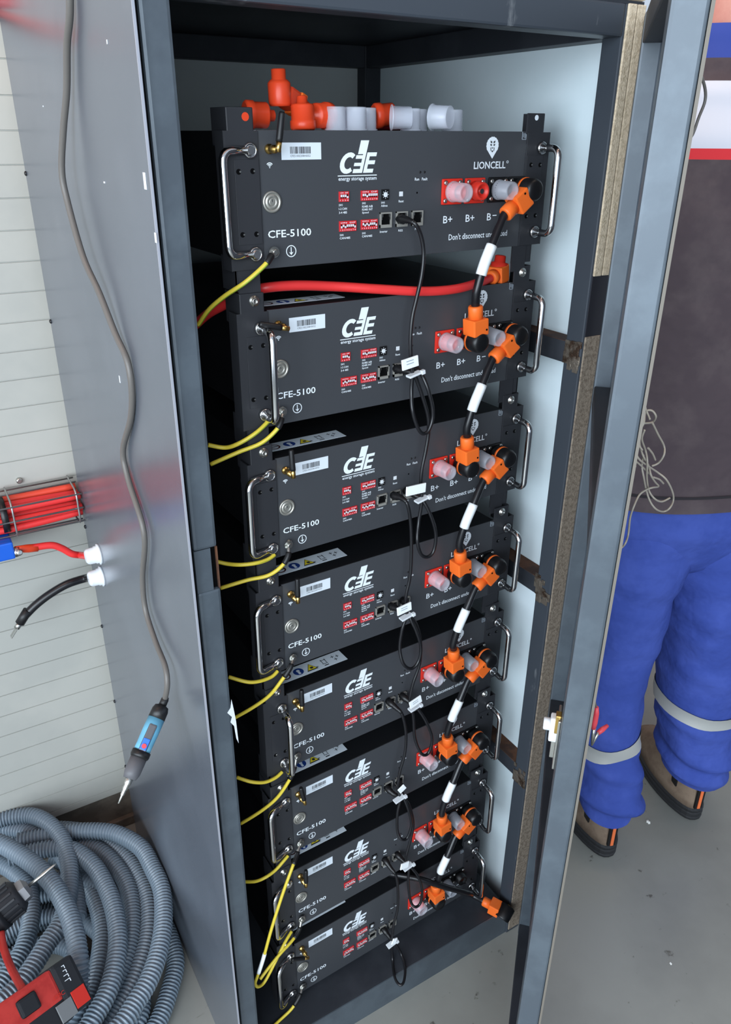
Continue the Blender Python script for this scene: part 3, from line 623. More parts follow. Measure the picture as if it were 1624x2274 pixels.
for r, path, lab, tie, lw, la in NET:
    n = len(path); pts = []
    for k, (px, py) in enumerate(path):
        e = min(k, n - 1 - k); Y = -(.008, .022, .034)[min(e, 2)] if True else 0
        if k > n * .55 and e > 2: Y -= .008
        Q = ats(px, py, Y); pts.append(Q if Q.z > .086 else at(px, py, 2, .0815))
    root = empty('network_cable', pts[n // 2]); sp_ = spline(pts, 6); q = []
    q.append(MB().tube(sp_[8:-8], .0028, CABLEB, 8).build('cable'))
    for e, (j0, j1) in enumerate(((0, 12), (-13, -1))):
        seg = sp_[j0:j1] if e == 0 else sp_[j0:][::-1]
        rr = [.0062 if i_ < 3 else .0058 - .0003 * i_ + (.0006 if i_ % 2 else 0) for i_ in range(len(seg))]
        q.append(MB().tube([seg[0] + NS * .006] + seg, [.0062] + rr, BLKP, 8).build('plug'))
    L = ats(lab[0], lab[1], -.044); Xs = Matrix.Rotation(YAW, 3, 'Z') @ Vector((1, 0, 0)); hw = lw / 1000 * .5 * 1.05
    ML = Matrix.Translation(L) @ Matrix.Rotation(YAW, 4, 'Z') @ Matrix.Rotation(math.radians(la), 4, 'Y')
    tg = MB().box(-hw, hw, -.0012, .0012, -.0075, .0075, SLEEVE, M=ML, bev=.0006)
    if r in (0, 2, 3): 
        for zz_ in (.003, -.001): tg.box(-hw * .5, hw * .4, -.0014, -.0012, zz_, zz_ + .0012, mat('grey print', rgb(150, 160, 170)), M=ML)
    q.append(tg.build('cable_tag'))
    TT = ats(tie[0], tie[1], -.042); MT = Matrix.Translation(TT) @ Matrix.Rotation(YAW, 4, 'Z') @ Matrix.Rotation(math.radians(-12), 4, 'Y')
    q.append(MB().box(-.012, .010, -.002, .009, -.0016, .0016, WHP, M=MT, bev=.0008).box(.008, .014, -.0032, .0025, -.003, .003, WHP, M=MT, bev=.0008).build('cable_tie'))
    for o in q: place(o, root)
    tag(root, 'black network cable with white tag, from %s battery module down to the %s' % (ORDN[r], 'lowest' if r == 6 else ORDN[r + 1]), 'network cable', 'black network cables with loops between modules')

# ---- yellow green ground wires
def gwire(label, path, Ys, lug=True, sleeve=None, stud=None):
    n = len(path); pts = []
    for k, (px, py) in enumerate(path):
        t = k / (n - 1); f = t * (len(Ys) - 1); i = min(int(f), len(Ys) - 2); Y = Ys[i] + (Ys[i + 1] - Ys[i]) * (f - i); Q = ats(px, py, Y); pts.append(Q if Q.z > .086 else at(px, py, 2, .0815))
    root = empty('ground_wire', pts[n // 2]); sp_ = spline(pts, 7); q = []
    j = 9 if lug else 0
    q.append(MB().tube(sp_[j:], .0029, YELG, 9).build('wire'))
    off = [p + Vector((.0, 0, -.0)) + (CW - p).normalized() * .00225 + Vector((.0012, 0, -.0012)) for p in sp_[j:]]
    q.append(MB().tube(off, .0011, GRN, 6).build('green_stripe'))
    if lug:
        q.append(MB().tube(sp_[5:j + 4], .0042, RUBBER, 10).build('heat_shrink'))
        q.append(MB().tube(sp_[0:7], .0030, STEEL, 8).lathe([(.0066, -.0015), (.0066, .001)], STEEL, frame(sp_[0], NS), 14).lathe([(.0042, 0), (.0042, .003), (.003, .0036)], STEEL, frame(sp_[0] - NS * .0015, -NS), 6).build('ring_lug'))
    if sleeve: q.append(MB().tube(sp_[sleeve[0]:sleeve[1]], .0036, SLEEVE, 10).build('label_sleeve'))
    for o in q: place(o, root)
    tag(root, label, 'ground wire', 'yellow and green ground wires')
gwire('yellow ground wire from the topmost battery module running down behind the left post', [(609, 560), (600, 572), (586, 591), (545, 627), (500, 657), (465, 687), (440, 722)], [-.007, -.018, -.01, .02, .05])
gwire('yellow ground wire from the stud of the second battery module, running down left', [(627, 914), (624, 936), (612, 957), (580, 984), (530, 1004), (468, 1031)], [-.007, -.018, -.015, .0, .02])
gwire('yellow ground wire emerging under the folded handle of the second battery module', [(604, 925), (590, 942), (565, 964), (530, 985), (500, 994), (462, 988)], [-.004, -.008, -.01, .01, .02], False)
gwire('orange-yellow ground wire from the stud of the third battery module to the post cut-out', [(641, 1210), (640, 1234), (625, 1258), (595, 1278), (550, 1288), (490, 1306)], [-.007, -.018, -.015, .0, .02])
gwire('yellow ground wire under the left handle foot of the third battery module', [(610, 1232), (595, 1242), (570, 1250), (535, 1254), (505, 1252), (478, 1246)], [-.004, -.008, -.01, .01, .02], False)
gwire('yellow ground wire from the stud of the fourth battery module, long diagonal run', [(651, 1461), (645, 1482), (625, 1512), (598, 1545), (560, 1572), (514, 1598)], [-.007, -.018, -.015, .0, .02])
gwire('yellow ground wire sagging under the left handle foot of the fourth battery module', [(617, 1490), (603, 1503), (575, 1513), (548, 1514), (508, 1503)], [-.004, -.008, -.01, .01], False)
gwire('yellow ground wire from the stud of the fifth battery module, beside the straight handle', [(659, 1681), (652, 1712), (640, 1737), (615, 1772), (580, 1801), (535, 1829)], [-.007, -.018, -.015, .0, .02])
gwire('yellow ground wire sagging under the left handle foot of the fifth battery module', [(627, 1714), (612, 1727), (588, 1737), (558, 1736), (526, 1726)], [-.004, -.008, -.01, .01], False)
gwire('yellow ground wire hanging in a long hairpin with white sleeve, from the sixth module', [(667, 1873), (659, 1900), (648, 1930), (628, 1985), (604, 2060), (586, 2125), (573, 2165), (567, 2183), (573, 2191), (588, 2180), (612, 2135), (632, 2095), (648, 2068)], [-.007, -.03, -.045, -.045, -.04, -.03, -.012], sleeve=(34, 42))
gwire('yellow ground wire curving down left from the left handle foot of the sixth module', [(640, 1900), (630, 1912), (612, 1932), (590, 1948), (568, 1957), (545, 1958)], [-.004, -.008, -.01, .01], False)
gwire('thin yellow ground wire from the stud of the second lowest module into the hairpin', [(670, 2041), (664, 2066), (648, 2090), (625, 2115), (600, 2145), (578, 2174)], [-.007, -.02, -.03, -.036])
gwire('yellow ground wire leaving the stud of the lowest battery module at the picture bottom', [(672, 2191), (665, 2213), (648, 2240), (622, 2265), (600, 2285)], [-.007, -.02, -.02, .0])

# ---- loose connectors and caps on the lid of the topmost module (local mm, lid at z 76.2)
ZL = 76.4
def lid(x, y, z=0): return um(0, x, y, ZL + z)
def loose_cap(x, y, label, pose='down', ang=0, rr=.0125, grp=True):
    m = MB(); h = .026
    prof = [(rr * .93, h), (rr * .95, h - .001), (rr, .002), (rr * 1.12, .0015), (rr * 1.12, 0), (rr * .97, 0), (rr * .9, h - .003)]
    if pose == 'down': M = Matrix.Translation(lid(x, y))
    else:
        M = Matrix.Translation(lid(x, y, rr * 1.1 / mm)) @ Matrix.Rotation(ang, 4, 'Z') @ Matrix.Rotation(PI / 2, 4, 'X')
    o = MB().lathe(prof, CAPC, None, 24).build('terminal_cap'); o.matrix_world = M
    tag(o, label, 'protective cap', 'clear caps lying on the topmost module')
loose_cap(108, 30, 'clear cap standing upside down right beside the orange red connectors on the lid')
loose_cap(134, 26, 'clear cap standing on the lid, first of the touching pair right of the connectors', rr=.014)
loose_cap(163, 46, 'clear cap standing behind the touching pair on the lid', rr=.013)
loose_cap(186, 24, 'clear cap lying on its side, mouth towards the right, middle of the lid', 'side', 1.15, .0135)
loose_cap(222, 30, 'clear cap standing alone on the lid, between the lying caps')
loose_cap(247, 52, 'bluish clear cap standing left in the right-hand cluster on the lid', rr=.014)
loose_cap(250, 22, 'tilted clear cap lying on its side in the right-hand cluster', 'side', .5, .0145)
loose_cap(301, 42, 'rightmost clear cap on the lid of the topmost module', rr=.0135)
def loose_conn(name, x, y, z, dv, label, color=ORED, tail=None):
    root = empty(name, lid(x, y, z)); M = frame(lid(x, y, z), dv)
    q = [MB().lathe([(.0135, 0), (.0155, .002), (.0155, .010), (.0140, .011), (.0140, .026), (.0125, .028), (.0065, .028), (.006, .036), (.004, .037)], color, M, 24).build('connector_body')]
    for o in q: place(o, root)
    tag(root, label, 'connector', 'orange red connectors on the topmost module'); return root
loose_conn('power_connector', -10, 40, 16, (1, -.12, -.02), 'round orange red connector lying beside the left bracket tab')
loose_conn('power_connector', 110, 48, 16, (-1, -.35, 0), 'round orange red connector lying with its pin facing left, next to the clear caps')
root = empty('red_cable_with_connector', lid(60, 60, 20))
pe = lid(40, 46, 40)
q = [MB().lathe([(.0125, -.014), (.0135, -.011), (.0135, .010), (.0105, .013), (.0085, .014), (.0085, .024), (.006, .025)], ORED, frame(pe, (-.05, -.05, 1)), 22).build('connector_body')]
M = frame(pe, (lid(110, 78, 12) - pe))
q.append(MB().box(-.011, .011, -.011, .011, .008, .028, ORED, M=M, bev=.003).box(-.012, .012, -.012, .012, .028, .040, ORANGE, M=M, bev=.002).lathe([(.011, .04), (.0105, .056), (.0095, .057)], ORED, M, 18).build('connector_shell'))
q.append(MB().tube(spline([M @ Vector((0, 0, .05)), lid(105, 85, 14), lid(160, 100, 8), lid(240, 120, 7), lid(300, 150, 7), lid(340, 200, 7)], 8), .0065, mat('dark red cable', rgb(150, 30, 44), .35), 12).build('cable'))
q.append(MB().tube(spline([lid(92, 74, 22), lid(112, 72, 24), lid(134, 74, 17), lid(140, 80, 10)], 6), .002, WHP, 8).build('cable_tie'))
for o in q: place(o, root)
tag(root, 'dark red cable with raised orange red elbow connector lying across the topmost module', 'power cable')
loose_conn('power_connector', 62, 30, 0, (0, .05, 1), 'orange red connector standing upright on its pin under the raised elbow')
root = loose_conn('power_connector', 190, 70, 17, (1, -.2, .1), 'orange red connector half hidden behind the clear caps')
#LEFT
# ------------------------------------------------------------------ left side: wall tray, cables, tool, conduit
tr = empty('wire_cable_tray', (-.4, .65, .95))
q = []
m = MB()
for (y, z) in ((.655, .925), (.625, .918), (.600, .925), (.597, .955), (.597, .985), (.640, .995), (.665, .995)): m.tube([(-2.2, y, z), (-.17, y, z)], .0018, WIRE, 6)
x = -.18
while x > -2.2:
    m.tube(spline([(x, .672, .998), (x, .640, .995), (x, .600, .99), (x, .597, .955), (x, .600, .925), (x, .625, .916), (x, .672, .922)], 3), .002, WIRE, 6); x -= .12
place(m.build('wire_mesh'), tr)
tag(tr, 'galvanised wire mesh cable tray on the white wall carrying red cables', 'cable tray')
for k, (y, z) in enumerate(((.655, .978), (.638, .973), (.618, .974), (.652, .957), (.632, .953), (.612, .952), (.645, .938), (.622, .934))):
    r2 = random.Random(k); ps = [(x_, y + r2.uniform(-.003, .003), z + r2.uniform(-.003, .003)) for x_ in (-2.2, -1.6, -1.2, -.8, -.5, -.3, -.17)]
    o = MB().tube(spline(ps, 4), .0075, REDC if k % 3 else mat('orange red cable', rgb(215, 72, 52), .35), 10).build('red_cable'); tag(o, 'red cable running in the wire tray on the white wall', 'cable', 'red cables bundled in the wire tray')
tag(MB().lathe([(.036, -.006), (.036, .006)], BLKP, T(-.315, .632, .958) @ Matrix.Rotation(PI / 2, 4, 'Y') , 16).build('cable_tie'), 'black tie around the red cable bundle in the tray', 'cable tie')
tag(MB().lathe([(.006, 0), (.006, .006), (.004, .008)], STEEL, T(-.27, .68, 1.005) @ AX_Y, 10).build('tray_bolt'), 'small dark bolt on the wall just above the cable tray', 'bolt')
# glands and their cables
def gland(px, py, label, m, path, rad, endfn):
    P = at(px, py, 0, -.167); root = empty('gland_cable', P)
    q = [MB().lathe([(.021, 0), (.021, .004), (.0175, .0045), (.0175, .010), (.0160, .011), (.0160, .022), (.0140, .026), (.011, .028)], WHP, frame(P, (-1, 0, 0)), 12).build('cable_gland')]
    pts = [P + Vector((-.02, 0, 0))] + [Vector(p) for p in path]
    q.append(MB().tube(spline(pts, 8), rad, m, 12).build('cable'))
    q += endfn(pts)
    for o in q: place(o, root)
    tag(root, label, 'cable'); return root
YW = .60
bl = empty('insulator_block', at(8, 1217, 1, YW))
C = at(6, 1218, 1, YW)
place(MB().box(C.x - .05, C.x + .018, C.y - .02, C.y + .07, C.z - .018, C.z + .018, BLOCKB, bev=.003).build('block_body'), bl)
place(MB().lathe([(.010, 0), (.010, .004), (.0065, .005), (.0065, .016), (.004, .018)], STEEL, frame(C + Vector((.022, -.012, -.008)), (.3, -1, .3)), 6).build('terminal_bolt'), bl)
tag(bl, 'blue insulator block with a terminal bolt on the white wall at the picture edge', 'terminal block')
def e_red(pts):
    p = [at(34, 1220, 1, YW - .01), at(62, 1218, 1, YW), at(84, 1216, 1, YW)]
    return [MB().tube(p, [.0062, .0085, .008], ORED, 12).build('heat_shrink'), MB().tube([at(22, 1222, 1, YW - .012), at(40, 1220, 1, YW - .01)], .005, STEEL, 8).build('cable_lug')]
gland(222, 1230, 'red battery cable from a white gland in the cabinet side to the blue block', REDC, [at(180, 1233, 1, YW), at(160, 1230, 1, YW), at(138, 1218, 1, YW), at(115, 1211, 1, YW), at(80, 1215, 1, YW), at(60, 1218, 1, YW)], .0072, e_red)
def e_blk(pts):
    a_, b_ = at(62, 1355, 1, YW), at(44, 1384, 1, YW); d_ = (b_ - a_).normalized()
    return [MB().tube([a_, b_], .0095, RUBBER, 12).build('heat_shrink'), MB().tube([b_, b_ + d_ * .012], .006, STEEL, 10).box(-.006, .006, -.0012, .0012, .01, .034, STEEL, M=frame(b_, d_), bev=.0005).build('cable_lug')]
gland(228, 1279, 'black battery cable drooping from a white gland, bare lug on its end', CABLEB, [at(195, 1283, 1, YW), at(150, 1297, 1, YW), at(110, 1320, 1, YW), at(80, 1343, 1, YW), at(56, 1367, 1, YW)], .0085, e_blk)
# pipe and cable at top left
tag(MB().tube([at(-60, -2, 1, .64), at(38, 10, 1, .64)], .009, REDP, 12).build('red_pipe'), 'short dark red pipe end at the upper left corner of the wall', 'pipe')
tag(MB().tube([at(-200, 70, 1, .66), at(-20, 28, 1, .66), at(18, 12, 1, .66)], .007, ORED, 10).build('orange_cable'), 'orange red cable slanting along the wall at the top left corner', 'cable')

# hanging power cord with electric tool
CPTS = [(-.172, .10, 1.86), (-.173, .13, 1.763), (-.175, .164, 1.723), (-.176, .194, 1.678), (-.181, .221, 1.635), (-.186, .242, 1.587), (-.185, .239, 1.549), (-.183, .204, 1.486), (-.179, .158, 1.446), (-.175, .118, 1.401), (-.172, .086, 1.372), (-.1715, .084, 1.334), (-.1715, .11, 1.287), (-.173, .172, 1.222), (-.173, .166, 1.18), (-.174, .108, 1.117), (-.175, .150, 1.022), (-.176, .156, .961), (-.178, .110, .929), (-.180, .062, .915), (-.184, .046, .893), (-.189, .052, .862)]
root = empty('electric_screwdriver', (-.19, .05, .84)); q = []
q.append(MB().tube(spline(CPTS, 6), .0043, GREYC, 10).build('power_cord'))
A = Vector(CPTS[-1]); tip = Vector((-.262, .03, .690)); d_ = (tip - A); TLn = 1.0
Pt = CW + ray(265, 1780) * ((A - CW).dot(ray(265, 1780)) / ray(265, 1780).length_squared) ; d_ = (Pt - A); LN = d_.length; d_ = d_.normalized()
M = Matrix.Translation(A) @ d_.to_track_quat('Z', 'Y').to_matrix().to_4x4()
vw = (CW - A).normalized(); vy = (vw - d_ * vw.dot(d_)).normalized(); vx = vy.cross(d_)
M = Matrix(((vx.x, vy.x, d_.x, A.x), (vx.y, vy.y, d_.y, A.y), (vx.z, vy.z, d_.z, A.z), (0, 0, 0, 1)))
k = LN / .154
def L_(prof, m, n=20): return MB().lathe([(r_ * k, h_ * k) for r_, h_ in prof], m, M, n)
q.append(L_([(.0045, -.004), (.0058, .0), (.0060, .012)], RUBBER).build('cord_boot'))
q.append(L_([(.006, .009), (.0105, .011), (.0125, .017), (.0128, .030)], BLKP).build('tail_cap'))
q.append(L_([(.0126, .029), (.0128, .05), (.0122, .07), (.0125, .082)], TEAL).build('tool_body'))
q.append(L_([(.0140, .080), (.0142, .087), (.0130, .090)], BLKP).build('collar'))
q.append(L_([(.0122, .089), (.0120, .112), (.0095, .121)], GREYP).build('nose'))
q.append(L_([(.0060, .114), (.0055, .128), (.0042, .130), (.0042, .136), (.0030, .138), (.0030, .144), (.0018, .146), (.0010, .157)], STEEL, 10).build('screw_bit'))
q.append(MB().box(-.0058 * k, .0058 * k, .0095 * k, .0138 * k, .040 * k, .081 * k, GREYP, M=M, bev=.0025 * k).build('switch_lever'))
q.append(MB().box(-.0050 * k, .0050 * k, .0120 * k, .0146 * k, .062 * k, .079 * k, BLUB, M=M, bev=.0012 * k).lathe([(.0035 * k, 0), (.0035 * k, .0012 * k)], REDB, M @ T(0, .0146 * k, .0735 * k) @ Matrix.Rotation(-PI / 2, 4, 'X'), 14).build('push_button'))
for o in q: place(o, root)
tag(root, 'light blue and grey electric screwdriver hanging by its grey cord beside the cabinet', 'electric screwdriver')

# coil of corrugated conduit on the floor
HP = []
cx, cy = -.464, .325
layers = [(.238, .020, 1), (.198, .020, 1), (.156, .022, 1), (.112, .022, 1), (.232, .060, 1), (.190, .062, 1), (.148, .064, 1), (.205, .100, 1), (.085, .05, 1)]
ang = 0; r2 = random.Random(11)
for (rr, z, _) in layers:
    ph = r2.uniform(0, 6); ex = r2.uniform(-.006, .006); ey = r2.uniform(-.006, .006)
    for k in range(15):
        a_ = ang + k * 2 * PI / 16
        HP.append((cx + ex + (rr + .005 * math.sin(2 * a_ + ph)) * math.cos(a_), cy + ey + (rr * .98) * math.sin(a_), z + .006 * math.sin(a_ + ph)))
    ang += 0
def h3(px, py, z): return at(px, py, 2, z)
ARCS = [
 (.165, [(40, 1868), (150, 1848), (230, 1846), (275, 1858), (315, 1885), (345, 1926), (361, 1975), (363, 2042), (354, 2108), (332, 2174), (299, 2230), (262, 2285), (190, 2350), (80, 2400)]),
 (.020, [(300, 1880), (345, 1925), (372, 1975), (388, 2025), (395, 2080), (390, 2141), (376, 2202), (354, 2263), (320, 2320), (250, 2390), (120, 2450)]),
 (.125, [(30, 1852), (100, 1842), (160, 1843), (221, 1856), (271, 1892), (304, 1937), (326, 1992), (330, 2058), (318, 2119), (293, 2185), (260, 2241), (225, 2290), (140, 2350), (40, 2380)]),
 (.130, [(20, 1885), (100, 1872), (171, 1874), (221, 1889), (260, 1926), (286, 1975), (294, 2042), (286, 2108), (265, 2174), (238, 2230), (205, 2280), (130, 2330), (20, 2360)]),
 (.170, [(20, 1905), (100, 1886), (160, 1888), (207, 1922), (238, 1975), (256, 2031), (262, 2091), (254, 2152), (237, 2208), (210, 2257), (180, 2300), (100, 2350), (0, 2370)]),
 (.095, [(120, 1905), (165, 1930), (200, 1975), (220, 2025), (226, 2080), (218, 2147), (200, 2208), (175, 2263), (130, 2320)]),
 ((.222, .15), [(-40, 1862), (0, 1873), (44, 1898), (88, 1931), (122, 1970), (149, 2020), (166, 2075), (174, 2130), (176, 2174), (172, 2230), (150, 2290)]),
 (.178, [(-60, 1850), (-20, 1828), (22, 1815), (72, 1812), (111, 1832), (138, 1865), (152, 1909), (155, 1953), (150, 2000), (132, 2055), (105, 2095), (77, 2140), (45, 2185), (0, 2230)]),
 (.150, [(-30, 1840), (30, 1840), (75, 1852), (110, 1872), (140, 1900), (158, 1940), (168, 1990), (172, 2040)]),
 (.120, [(-40, 1905), (0, 1918), (33, 1937), (61, 1970), (69, 2031), (55, 2097), (28, 2147), (-10, 2200)])]
def h3c(px, py, z):
    P = at(px, py, 2, z); P.x = min(P.x, -.1885); return P
def corr(pts, R0, name):
    sp0 = spline(pts, 14); out = []; step = .0076 / 6; acc = 0; out = [sp0[0]]; 
    for i_ in range(1, len(sp0)):
        a_, b_ = sp0[i_ - 1], sp0[i_]; L_2 = (b_ - a_).length; 
        while acc + step <= L_2: acc += step; out.append(a_.lerp(b_, acc / L_2))
        acc -= L_2
    rads = [R0 - (.0003, .0, .0003, .0034, .0040, .0034)[j % 6] for j in range(len(out))]
    return MB().tube(out, rads, HOSE, 12).build(name)
root = empty('conduit_coil', (cx, cy, 0))
HP += [(cx - .3, cy - .1, .05), (cx - .6, cy - .2, .03)]
place(corr(HP, .0185, 'conduit'), root)
for zb, arc in ARCS: place(corr([h3c(px, py, zb if not isinstance(zb, tuple) else zb[0] + (zb[1] - zb[0]) * (max(0, k_ / (len(arc) - 1) - .68) / .32)) for k_, (px, py) in enumerate(arc)], .0195, 'conduit_turn'), root)
tag(root, 'coiled grey corrugated conduit lying on the floor against the cabinet side', 'conduit coil')

# cordless drill resting on the coil
root = empty('cordless_drill', (-.46, .2, .2)); q = []
ct = h3(125, 1918, .31); cb = h3(-12, 2030, .27); d_ = (ct - cb).normalized()
vz = Vector((0, 0, 1)); MC = frame(cb, d_); L0 = (ct - cb).length
q.append(MB().lathe([(.0034, L0 - .062), (.0034, L0 - .034), (.0042, L0 - .030), (.0024, L0 - .006), (.001, L0)], STEEL, MC, 8).build('screw_bit'))
q.append(MB().lathe([(.036, -.01), (.037, .012), (.0385, .014), (.0385, L0 - .135), (.0345, L0 - .128), (.0335, L0 - .086), (.026, L0 - .078)], TOOLB, MC, 24).build('chuck'))
q.append(MB().lathe([(.024, L0 - .079), (.0225, L0 - .066), (.012, L0 - .060)], mat('worn steel', rgb(150, 150, 152), .45, .8), MC, 6, False).build('chuck_jaw'))
fl = MB()
for k in range(16):
    a_ = k * PI / 8; fl.box(-.0022, .0022, .0335, .0362, L0 - .126, L0 - .088, TOOLB, M=MC @ Matrix.Rotation(a_, 4, 'Z'), bev=.0006)
q.append(fl.build('grip_ribs')); fl = MB()
for k in range(14):
    a_ = k * PI / 7; fl.box(-.0012, .0012, .0383, .0392, L0 - .158, L0 - .150, WHITE, M=MC @ Matrix.Rotation(a_, 4, 'Z'))
q.append(fl.build('torque_marks'))
q.append(MB().lathe([(.036, -.10), (.039, -.07), (.039, -.02), (.034, -.008)], TOOLR, MC, 24).build('motor_housing'))
# battery foot measured as a slab facing the viewer
BA = h3(-40, 2262, .335); BB = h3(150, 2130, .285); bx = (BB - BA).normalized(); by = (CW - BB); by = (by - bx * by.dot(bx)).normalized(); bz = bx.cross(by)
MBt = Matrix(((bx.x, by.x, bz.x, BA.x), (bx.y, by.y, bz.y, BA.y), (bx.z, by.z, bz.z, BA.z), (0, 0, 0, 1)))
LB = (BB - BA).length
sg = -1 if bz.z > 0 else 1
def sb(x0_, x1_, y0_, y1_, z0_, z1_, m, bev=.004): return MB().box(x0_, x1_, y0_, y1_, min(sg * z0_, sg * z1_), max(sg * z0_, sg * z1_), m, M=MBt, bev=bev)
q.append(sb(-.02, LB - .034, -.055, -.002, -.004, .052, TOOLR, .006).build('battery_shell'))
q.append(sb(LB - .036, LB + .012, -.058, 0, -.006, .085, TOOLB, .008).build('battery_pack'))
q.append(sb(-.02, LB - .028, -.060, -.004, .045, .088, TOOLB, .006).build('battery_pack'))
q.append(sb(LB - .112, LB - .075, -.004, .003, .010, .040, TOOLB, .005).build('release_button'))
q.append(sb(LB - .022, LB + .006, -.002, .0012, .050, .080, REDP, .0005).build('red_badge'))
q.append(sb(LB - .055, LB - .024, -.002, .0006, .055, .085, TOOLG, .0005).build('grey_badge'))
m = MB(); MT2 = MBt @ Matrix.Rotation(PI, 4, 'Z') if False else MBt
text_into(m, 'CPC', 0, .022, 0, .007, REDP, y=0, M=MBt @ Matrix(((1, 0, 0, LB - .052), (0, -1, 0, .0006), (0, 0, -sg, sg * .046), (0, 0, 0, 1))) )
for zz_, w_ in ((.004, .007), (.012, .009), (.020, .013), (.028, .016)): m.box(LB - .012, LB - .012 + .0012, .0, .0006, min(sg * zz_, sg * (zz_ + .006)), max(sg * zz_, sg * (zz_ + .006)), WHITE, M=MBt).box(LB - .012 - w_ * .6, LB - .012, .0, .0006, min(sg * zz_, sg * (zz_ + .0012)), max(sg * zz_, sg * (zz_ + .0012)), WHITE, M=MBt)
q.append(m.build('battery_marking'))
hg = h3(-60, 2150, .30)
q.append(MB().tube(spline([MC @ Vector((0, 0, -.05)), hg, BA + bx * .02 - by * .03], 6), .020, TOOLR, 14).build('grip'))
q.append(MB().tube(spline([h3(2, 2070, .26), h3(8, 2105, .25), h3(25, 2150, .25), h3(52, 2200, .27)], 5), .007, TOOLR, 10).build('trigger_guard'))
for o in q: place(o, root)
tag(root, 'red and black cordless drill lying on the conduit coil at the bottom left corner', 'cordless drill')
#PERSON
# ------------------------------------------------------------------ person standing behind the door, seen from the back
PO = Vector((1.0, .03, 0)); PR_ = Vector((.937, -.35, 0)).normalized(); PF = Vector((.35, .937, 0)).normalized()
def pp(r, f, z): return PO + PR_ * r + PF * f + Vector((0, 0, z))
PERS = empty('person', pp(-.02, 0, 0))
tag(PERS, 'person from behind in charcoal and light grey jacket, blue work trousers and tan shoes', 'person')
def ppart(mb, name, parent=None, label=None):
    o = mb if isinstance(mb, bpy.types.Object) else mb.build(name)
    if parent is None: place(o, PERS)
    else:
        o.parent = parent; o.matrix_parent_inverse = (PERS.matrix_basis @ parent.matrix_parent_inverse @ parent.matrix_basis).inverted() if False else parent.matrix_parent_inverse.copy()
        o.matrix_parent_inverse = Matrix(); o.matrix_local = Matrix()
    if label: o['label'] = label
    return o
# body: one skinned surface
def skin_body():
    V = []; E = []; Rr = []
    def v(p, r, prev=None):
        V.append(p); Rr.append(r); i = len(V) - 1
        if prev is not None: E.append((prev, i))
        return i
    c = -.06
    pel = v(pp(c, 0, .98), (.135, .105)); sp1 = v(pp(c, .0, 1.15), (.125, .09), pel); ch = v(pp(c, .0, 1.38), (.15, .10), sp1)
    sh = v(pp(c, -.01, 1.58), (.12, .08), ch); cn = -.14; nk = v(pp(cn, -.005, 1.70), (.086, .084), sh); nk2 = v(pp(cn, .0, 1.78), (.084, .084), nk)
    h1 = v(pp(cn, .01, 1.85), (.084, .09), nk2); h2 = v(pp(cn, .02, 1.93), (.084, .096), h1); h3_ = v(pp(cn, .02, 2.0), (.055, .065), h2)
    for s in (-1, 1):
        cl = v(pp(c + s * .16, -.005, 1.59), (.062, .062), sh); el = v(pp(c + s * .25, .03, 1.30), (.046, .046), cl); wr = v(pp(c + s * .17, .27, 1.24), (.030, .026), el)
        pm = v(pp(c + s * .155, .33, 1.24), (.036, .018), wr)
        for k, (dx, ln) in enumerate(((-.028, .068), (-.010, .078), (.009, .074), (.027, .058))):
            a = v(pp(c + s * .155 + dx, .365, 1.242), .0095, pm); b = v(pp(c + s * .155 + dx, .365 + ln * .45, 1.238), .0088, a); d = v(pp(c + s * .155 + dx, .365 + ln * .75, 1.218), .008, b); v(pp(c + s * .155 + dx, .365 + ln * .8, 1.198), .0072, d)
        t = v(pp(c + s * .155 - s * .040, .315, 1.235), .0105, pm); t2 = v(pp(c + s * .155 - s * .055, .345, 1.222), .0095, t); v(pp(c + s * .155 - s * .052, .37, 1.208), .008, t2)
    for (hr, kr, ar, af) in ((-.16, -.165, -.14, -.055), (.035, .08, .13, .02)):
        hp = v(pp(hr, 0, .90), .085, pel); kn = v(pp(kr, .0, .52), .058, hp); an = v(pp(ar, af, .12), .032, kn); v(pp(ar, af + .10, .062), .022, an)
    me = bpy.data.meshes.new('body'); me.from_pydata([tuple(p) for p in V], E, []); ob = bpy.data.objects.new('body', me); COL.objects.link(ob)
    sm = ob.modifiers.new('s', 'SKIN'); sm.use_smooth_shade = True
    for i, r in enumerate(Rr):
        r = r if isinstance(r, tuple) else (r, r); me.skin_vertices[0].data[i].radius = r
    me.skin_vertices[0].data[0].use_root = True
    ob.modifiers.new('u', 'SUBSURF').levels = 2
    bpy.context.view_layer.update()
    m2 = bpy.data.meshes.new_from_object(ob.evaluated_get(bpy.context.evaluated_depsgraph_get())); m2.materials.clear(); m2.materials.append(SKIN)
    bpy.data.objects.remove(ob); o = bpy.data.objects.new('body', m2); COL.objects.link(o)
    for p in m2.polygons: p.use_smooth = True
    return o
body = ppart(skin_body(), 'body')
def ring_at(bm, c, ax_r, ax_f, rx, ry, n, fn=None):
    out = []
    for k in range(n):
        a = 2 * PI * k / n; s = 1 + (fn(a) if fn else 0); sq = .86
        cx_ = math.copysign(abs(math.cos(a)) ** sq, math.cos(a)); sx_ = math.copysign(abs(math.sin(a)) ** sq, math.sin(a))
        out.append(bm.verts.new(c + ax_r * (cx_ * rx * s) + ax_f * (sx_ * ry * s)))
    return out
def lerp_tab(tab, z):
    for i in range(len(tab) - 1):
        a, b = tab[i], tab[i + 1]
        if a[0] <= z <= b[0]:
            t = (z - a[0]) / (b[0] - a[0]); t = t * t * (3 - 2 * t) if True else t
            return [a[j] + (b[j] - a[j]) * t for j in range(1, len(a))]
    return list(tab[-1][1:]) if z > tab[-1][0] else list(tab[0][1:])
